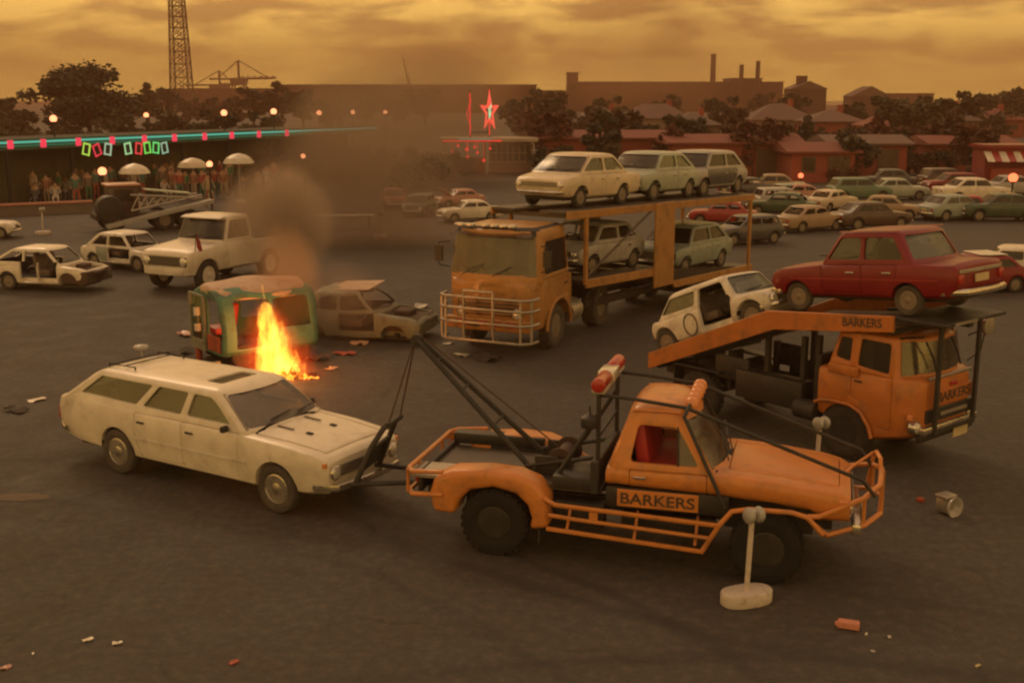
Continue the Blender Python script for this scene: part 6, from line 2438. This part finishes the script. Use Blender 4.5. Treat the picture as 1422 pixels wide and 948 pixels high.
block('warehouse', 'very long flat topped warehouse on the skyline behind the neon lamps', 'warehouse', 385, 745, 119, 420, 40)
block('factory', 'long flat factory on the skyline below the three chimneys', 'factory', 803, 1088, 115, 450, 40)
block('factory_tower', 'square tower block at the left end of the factory', 'tower', 788, 803, 102, 440, 8)
block('boiler_house', 'raised boiler house at the foot of the two thin chimneys', 'boiler house', 1016, 1058, 110, 446, 18)
block('long_shed', 'long low shed on the skyline at the right, near the sea', 'shed', 1216, 1297, 131, 480, 20)
block('grain_store', 'low block on the skyline between the warehouse and the tower block', 'building', 748, 800, 127, 470, 20)
block('port_shed', 'low port shed below the port cranes on the left', 'shed', 236, 384, 124, 520, 20)
for px, top, d_, r, lb in ((991, 75, 470, 1.0, 'tallest chimney stack, left of the boiler house'), (1030, 90, 440, .8, 'shorter thin chimney on the boiler house, left one'), (1053, 85, 440, .8, 'taller thin chimney on the boiler house, right one')):
    p = at_depth(px, top, d_)
    o = thing('chimney_stack', lb, 'chimney', (p.x, p.y, 0), 0, 'factory chimneys')
    MB().lathe([(r * 1.25, 0), (r, p.z - .8)], 14).build('shaft', FAR, o, 40)
    MB().lathe([(r * 1.12, p.z - .8), (r * 1.15, p.z), (r * .7, p.z)], 14).build('rim', FARR, o, 40)
for px, wpx, top, rh, d_, lb in ((1118, 46, 124, 3.5, 300, 'gabled house on the skyline with a roof turret'), (1203, 50, 134, 5.0, 330, 'steep gabled house on the skyline right of the turret house')):
    a = at_depth(px, top, d_)
    w = wpx / F_PX * d_
    o = thing('gabled_house', lb, 'house', (a.x, a.y, 0))
    MB().box((0, 0, a.z / 2), (w, 9, a.z)).build('wall', FAR, o, 0)
    MB().prism([(-w / 2 - .4, a.z), (w / 2 + .4, a.z), (0, a.z + rh * .55)], -4.9, 4.9).build('roof', FARR, o, 0)
    for xx in (-w * .25, w * .2):
        MB().box((xx, -4.55, a.z * .6), (1.6, .1, 1.8)).build('window', 'dglass', o, 0)
    if px == 1118:
        MB().box((-1.0, 0, a.z + 2.2), (2.4, 2.0, 2.2)).build('turret', FAR, o, 0)

# lattice pylon
def pylon():
    d_ = 330
    p = at_depth(253, 135, d_)
    o = thing('lattice_pylon', 'tall steel lattice pylon rising out of the top of the picture', 'pylon', (p.x, p.y, 0))
    H = 62.0
    hw = lambda z: 2.75 - 2.0 * z / H
    steel = surf('pylon steel', (.12, .075, .05), .6, .3)
    b = MB()
    for sx in (-1, 1):
        for sy in (-1, 1):
            b.tube([(sx * hw(0), sy * hw(0), 0), (sx * hw(H), sy * hw(H), H)], .24, 5)
    b.build('leg_frame', steel, o, 0)
    b = MB()
    z = 3.0
    while z < H - 3:
        dz = hw(z) * 1.5
        for sx, sy in ((1, 0), (-1, 0), (0, 1), (0, -1)):
            def q(u, zz):
                w = hw(zz)
                return (sx * w if sx else u * w, sy * w if sy else u * w, zz)
            b.tube([q(-1, z), q(1, z + dz)], .11, 4)
            b.tube([q(1, z), q(-1, z + dz)], .11, 4)
            b.tube([q(-1, z), q(1, z)], .11, 4)
        z += dz
    b.build('bracing', steel, o, 0)
    b = MB()
    for i in range(24):
        b.box((0, hw(20) * .3, 6 + i * 2.2), (.9, .1, .12))
    b.tube([(-.45, .6, 0), (-.45, .6, 60)], .07, 4).tube([(.45, .6, 0), (.45, .6, 60)], .07, 4)
    b.build('ladder', steel, o, 0)


pylon()
CS = surf('crane steel', (.13, .08, .055), .6, .2)


def port_crane(px, top, d_, lab, mast_h, jib, wide):
    p = at_depth(px, 135, d_)
    t_ = at_depth(px, top, d_).z
    o = thing('port_crane', lab, 'crane', (p.x, p.y, 0))
    b = MB()
    for sx in (-1, 1):
        for sy in (-1, 1):
            b.tube([(sx * wide, sy * wide, 0), (sx * wide * .5, sy * wide * .5, t_ * .55)], .45, 5)
    for z in (.25, .5):
        b.tube([(-wide * .8, -wide * .7, t_ * z), (wide * .8, -wide * .7, t_ * z)], .3, 4)
    b.build('portal', CS, o, 0)
    MB().box((0, 0, t_ * .58), (wide * 1.5, wide * 1.4, t_ * .12)).build('machine_house', CS, o, 0)
    MB().tube([(0, 0, t_ * .5), (0, 0, t_)], .55, 6).build('mast', CS, o, 0)
    b = MB().tube([(0, 0, t_ * .62), (jib, 0, t_ * .64)], .5, 5).tube([(0, 0, t_), (jib * .75, 0, t_ * .66)], .22, 4).tube([(0, 0, t_), (-wide * 2.2, 0, t_ * .62)], .22, 4).tube([(0, 0, t_ * .62), (-wide * 3, 0, t_ * .62)], .45, 5)
    for i in range(6):
        x = jib * i / 6
        b.tube([(x, 0, t_ * .62), (x + jib / 12, 0, t_ * .68), (x + jib / 6, 0, t_ * .64)], .2, 4)
    b.build('jib', CS, o, 0)


port_crane(333, 84, 540, 'port crane with a tall mast and a jib reaching right', 26, 17, 4.5)
port_crane(306, 98, 560, 'squat port crane left of the tall masted one', 18, 9, 5.5)
p = at_depth(563, 106, 415)
o = thing('derrick', 'small leaning derrick on the roof of the very long warehouse', 'crane', (p.x, p.y + 12, at_depth(563, 119, 420).z + .4))
MB().tube([(0, 0, 0), (-1.8, 0, 9.5)], .28, 5).build('boom', CS, o, 0)
MB().tube([(0, 0, 0), (.5, 0, 4.2), (2.6, 0, 4.4)], .16, 4).build('stay', CS, o, 0)
# ------------------------------------------------------------------ ground, sea and haze
def asphalt():
    m, t, out = new_mat('worn asphalt')
    p = t.nodes.new('ShaderNodeBsdfPrincipled')
    t.links.new(p.outputs[0], out.inputs['Surface'])
    a = noise_node(t, .12, 6, .6)
    b = noise_node(t, 1.1, 8, .7)
    c = noise_node(t, 45, 4, .7)
    col = mix(t, rng(t, a, .35, .68), (.027, .0255, .024), (.045, .041, .037))
    col = mix(t, rng(t, b, .48, .75, 0, .55), col, (.082, .060, .046))
    col = mix(t, rng(t, c, .35, .72, 0, .5), col, (.085, .070, .056))
    st = noise_node(t, .45, 7, .72)
    col = mix(t, rng(t, st, .58, .76, 0, .65), col, (.020, .018, .016))
    fine = noise_node(t, 7, 8, .75)
    col = mix(t, rng(t, fine, .50, .72, 0, .75), col, (.11, .085, .065))
    col = mix(t, rng(t, fine, .48, .28, 0, .55), col, (.016, .014, .013))
    # skid arcs left by turning trucks, and hairline cracks
    tc = t.nodes.new('ShaderNodeTexCoord')
    wob = noise_node(t, .6, 5, .6)
    for cx_, cy_, rad in ((-9, 4, 11.5), (-9, 4, 13.1), (9, 24, 13.4), (9, 24, 15.0), (2, -3, 12.2), (2, -3, 13.7), (-16, 22, 12.4), (-16, 22, 14.0)):
        dn = t.nodes.new('ShaderNodeVectorMath')
        dn.operation = 'DISTANCE'
        t.links.new(tc.outputs['Object'], dn.inputs[0])
        dn.inputs[1].default_value = (cx_, cy_, 0)
        off = mathn(t, 'ABSOLUTE', mathn(t, 'SUBTRACT', mathn(t, 'ADD', dn.outputs['Value'], mathn(t, 'MULTIPLY', wob, .5)), rad))
        band = mathn(t, 'MULTIPLY', rng(t, off, .16, .04), rng(t, a, .36, .60, 0, .55))
        col = mix(t, band, col, (.016, .014, .013))
    vo = t.nodes.new('ShaderNodeTexVoronoi')
    vo.feature = 'DISTANCE_TO_EDGE'
    vo.inputs['Scale'].default_value = .33
    mv = t.nodes.new('ShaderNodeVectorMath')
    mv.operation = 'MULTIPLY_ADD'
    nc = t.nodes.new('ShaderNodeTexNoise')
    nc.inputs['Scale'].default_value = .9
    nc.inputs['Detail'].default_value = 6
    t.links.new(tc.outputs['Object'], nc.inputs['Vector'])
    t.links.new(nc.outputs['Color'], mv.inputs[0])
    mv.inputs[1].default_value = (1.6, 1.6, 0)
    t.links.new(tc.outputs['Object'], mv.inputs[2])
    t.links.new(mv.outputs[0], vo.inputs['Vector'])
    crk = mathn(t, 'MULTIPLY', rng(t, vo.outputs['Distance'], .010, .003), rng(t, b, .45, .6, 0, .38))
    col = mix(t, crk, col, (.010, .009, .008))
    t.links.new(col, p.inputs['Base Color'])
    t.links.new(rng(t, b, .3, .7, .72, .95), p.inputs['Roughness'])
    bp = t.nodes.new('ShaderNodeBump')
    bp.inputs['Strength'].default_value = .5
    bp.inputs['Distance'].default_value = .015
    t.links.new(c, bp.inputs['Height'])
    t.links.new(bp.outputs[0], p.inputs['Normal'])
    return m


M['asphalt'] = asphalt()
g_ = MB().add([(-1100, -40, 0), (1100, -40, 0), (1100, 1560, 0), (-1100, 1560, 0)], [(0, 1, 2, 3)])
tag(g_.build('ground', 'asphalt', None, 0), 'dark worn asphalt yard', None, None, 'structure')
w_ = MB().add([(150, 760, .3), (1090, 760, .3), (1090, 1550, .3), (150, 1550, .3)], [(0, 1, 2, 3)])
tag(w_.build('water', surf('sea water', (.10, .09, .08), .25, 0, None, 0, .01), None, 0), 'strip of pale sea on the horizon', None, None, 'structure')
# pale sand spilt on the asphalt at the left
pts = [(math.cos(2 * PI * i / 28) * (1 + .25 * noise.noise(Vector((i * .7, 3, 0)))), math.sin(2 * PI * i / 28) * (1 + .3 * noise.noise(Vector((i * .9, 8, 0))))) for i in range(28)]
b = MB().add([(x * .42, y * .16, .004) for x, y in pts] + [(0, 0, .012)], [(i, (i + 1) % 28, 28) for i in range(28)])
o = b.build('spilt_sand', surf('sand', (.13, .095, .07), .95, 0, (.06, .05, .04), .6, 8), None, 0)
o.location = ground(28, 690)
tag(o, 'pale patch of spilt sand on the asphalt at the left edge', 'sand', None, 'stuff')

hm, ht, hout = new_mat('haze')
pv = ht.nodes.new('ShaderNodeVolumePrincipled')
pv.inputs['Color'].default_value = (.54, .295, .20, 1)
pv.inputs['Density'].default_value = .0012
pv.inputs['Anisotropy'].default_value = .1
ht.links.new(pv.outputs[0], hout.inputs['Volume'])
hb = MB().box((0, 760, 33), (2240, 1640, 68)).build('haze', hm, None, 0)
tag(hb, 'thin brown evening haze over the yard and the town', 'haze', None, 'stuff')

bpy.data.scenes.remove(_bake_scene)
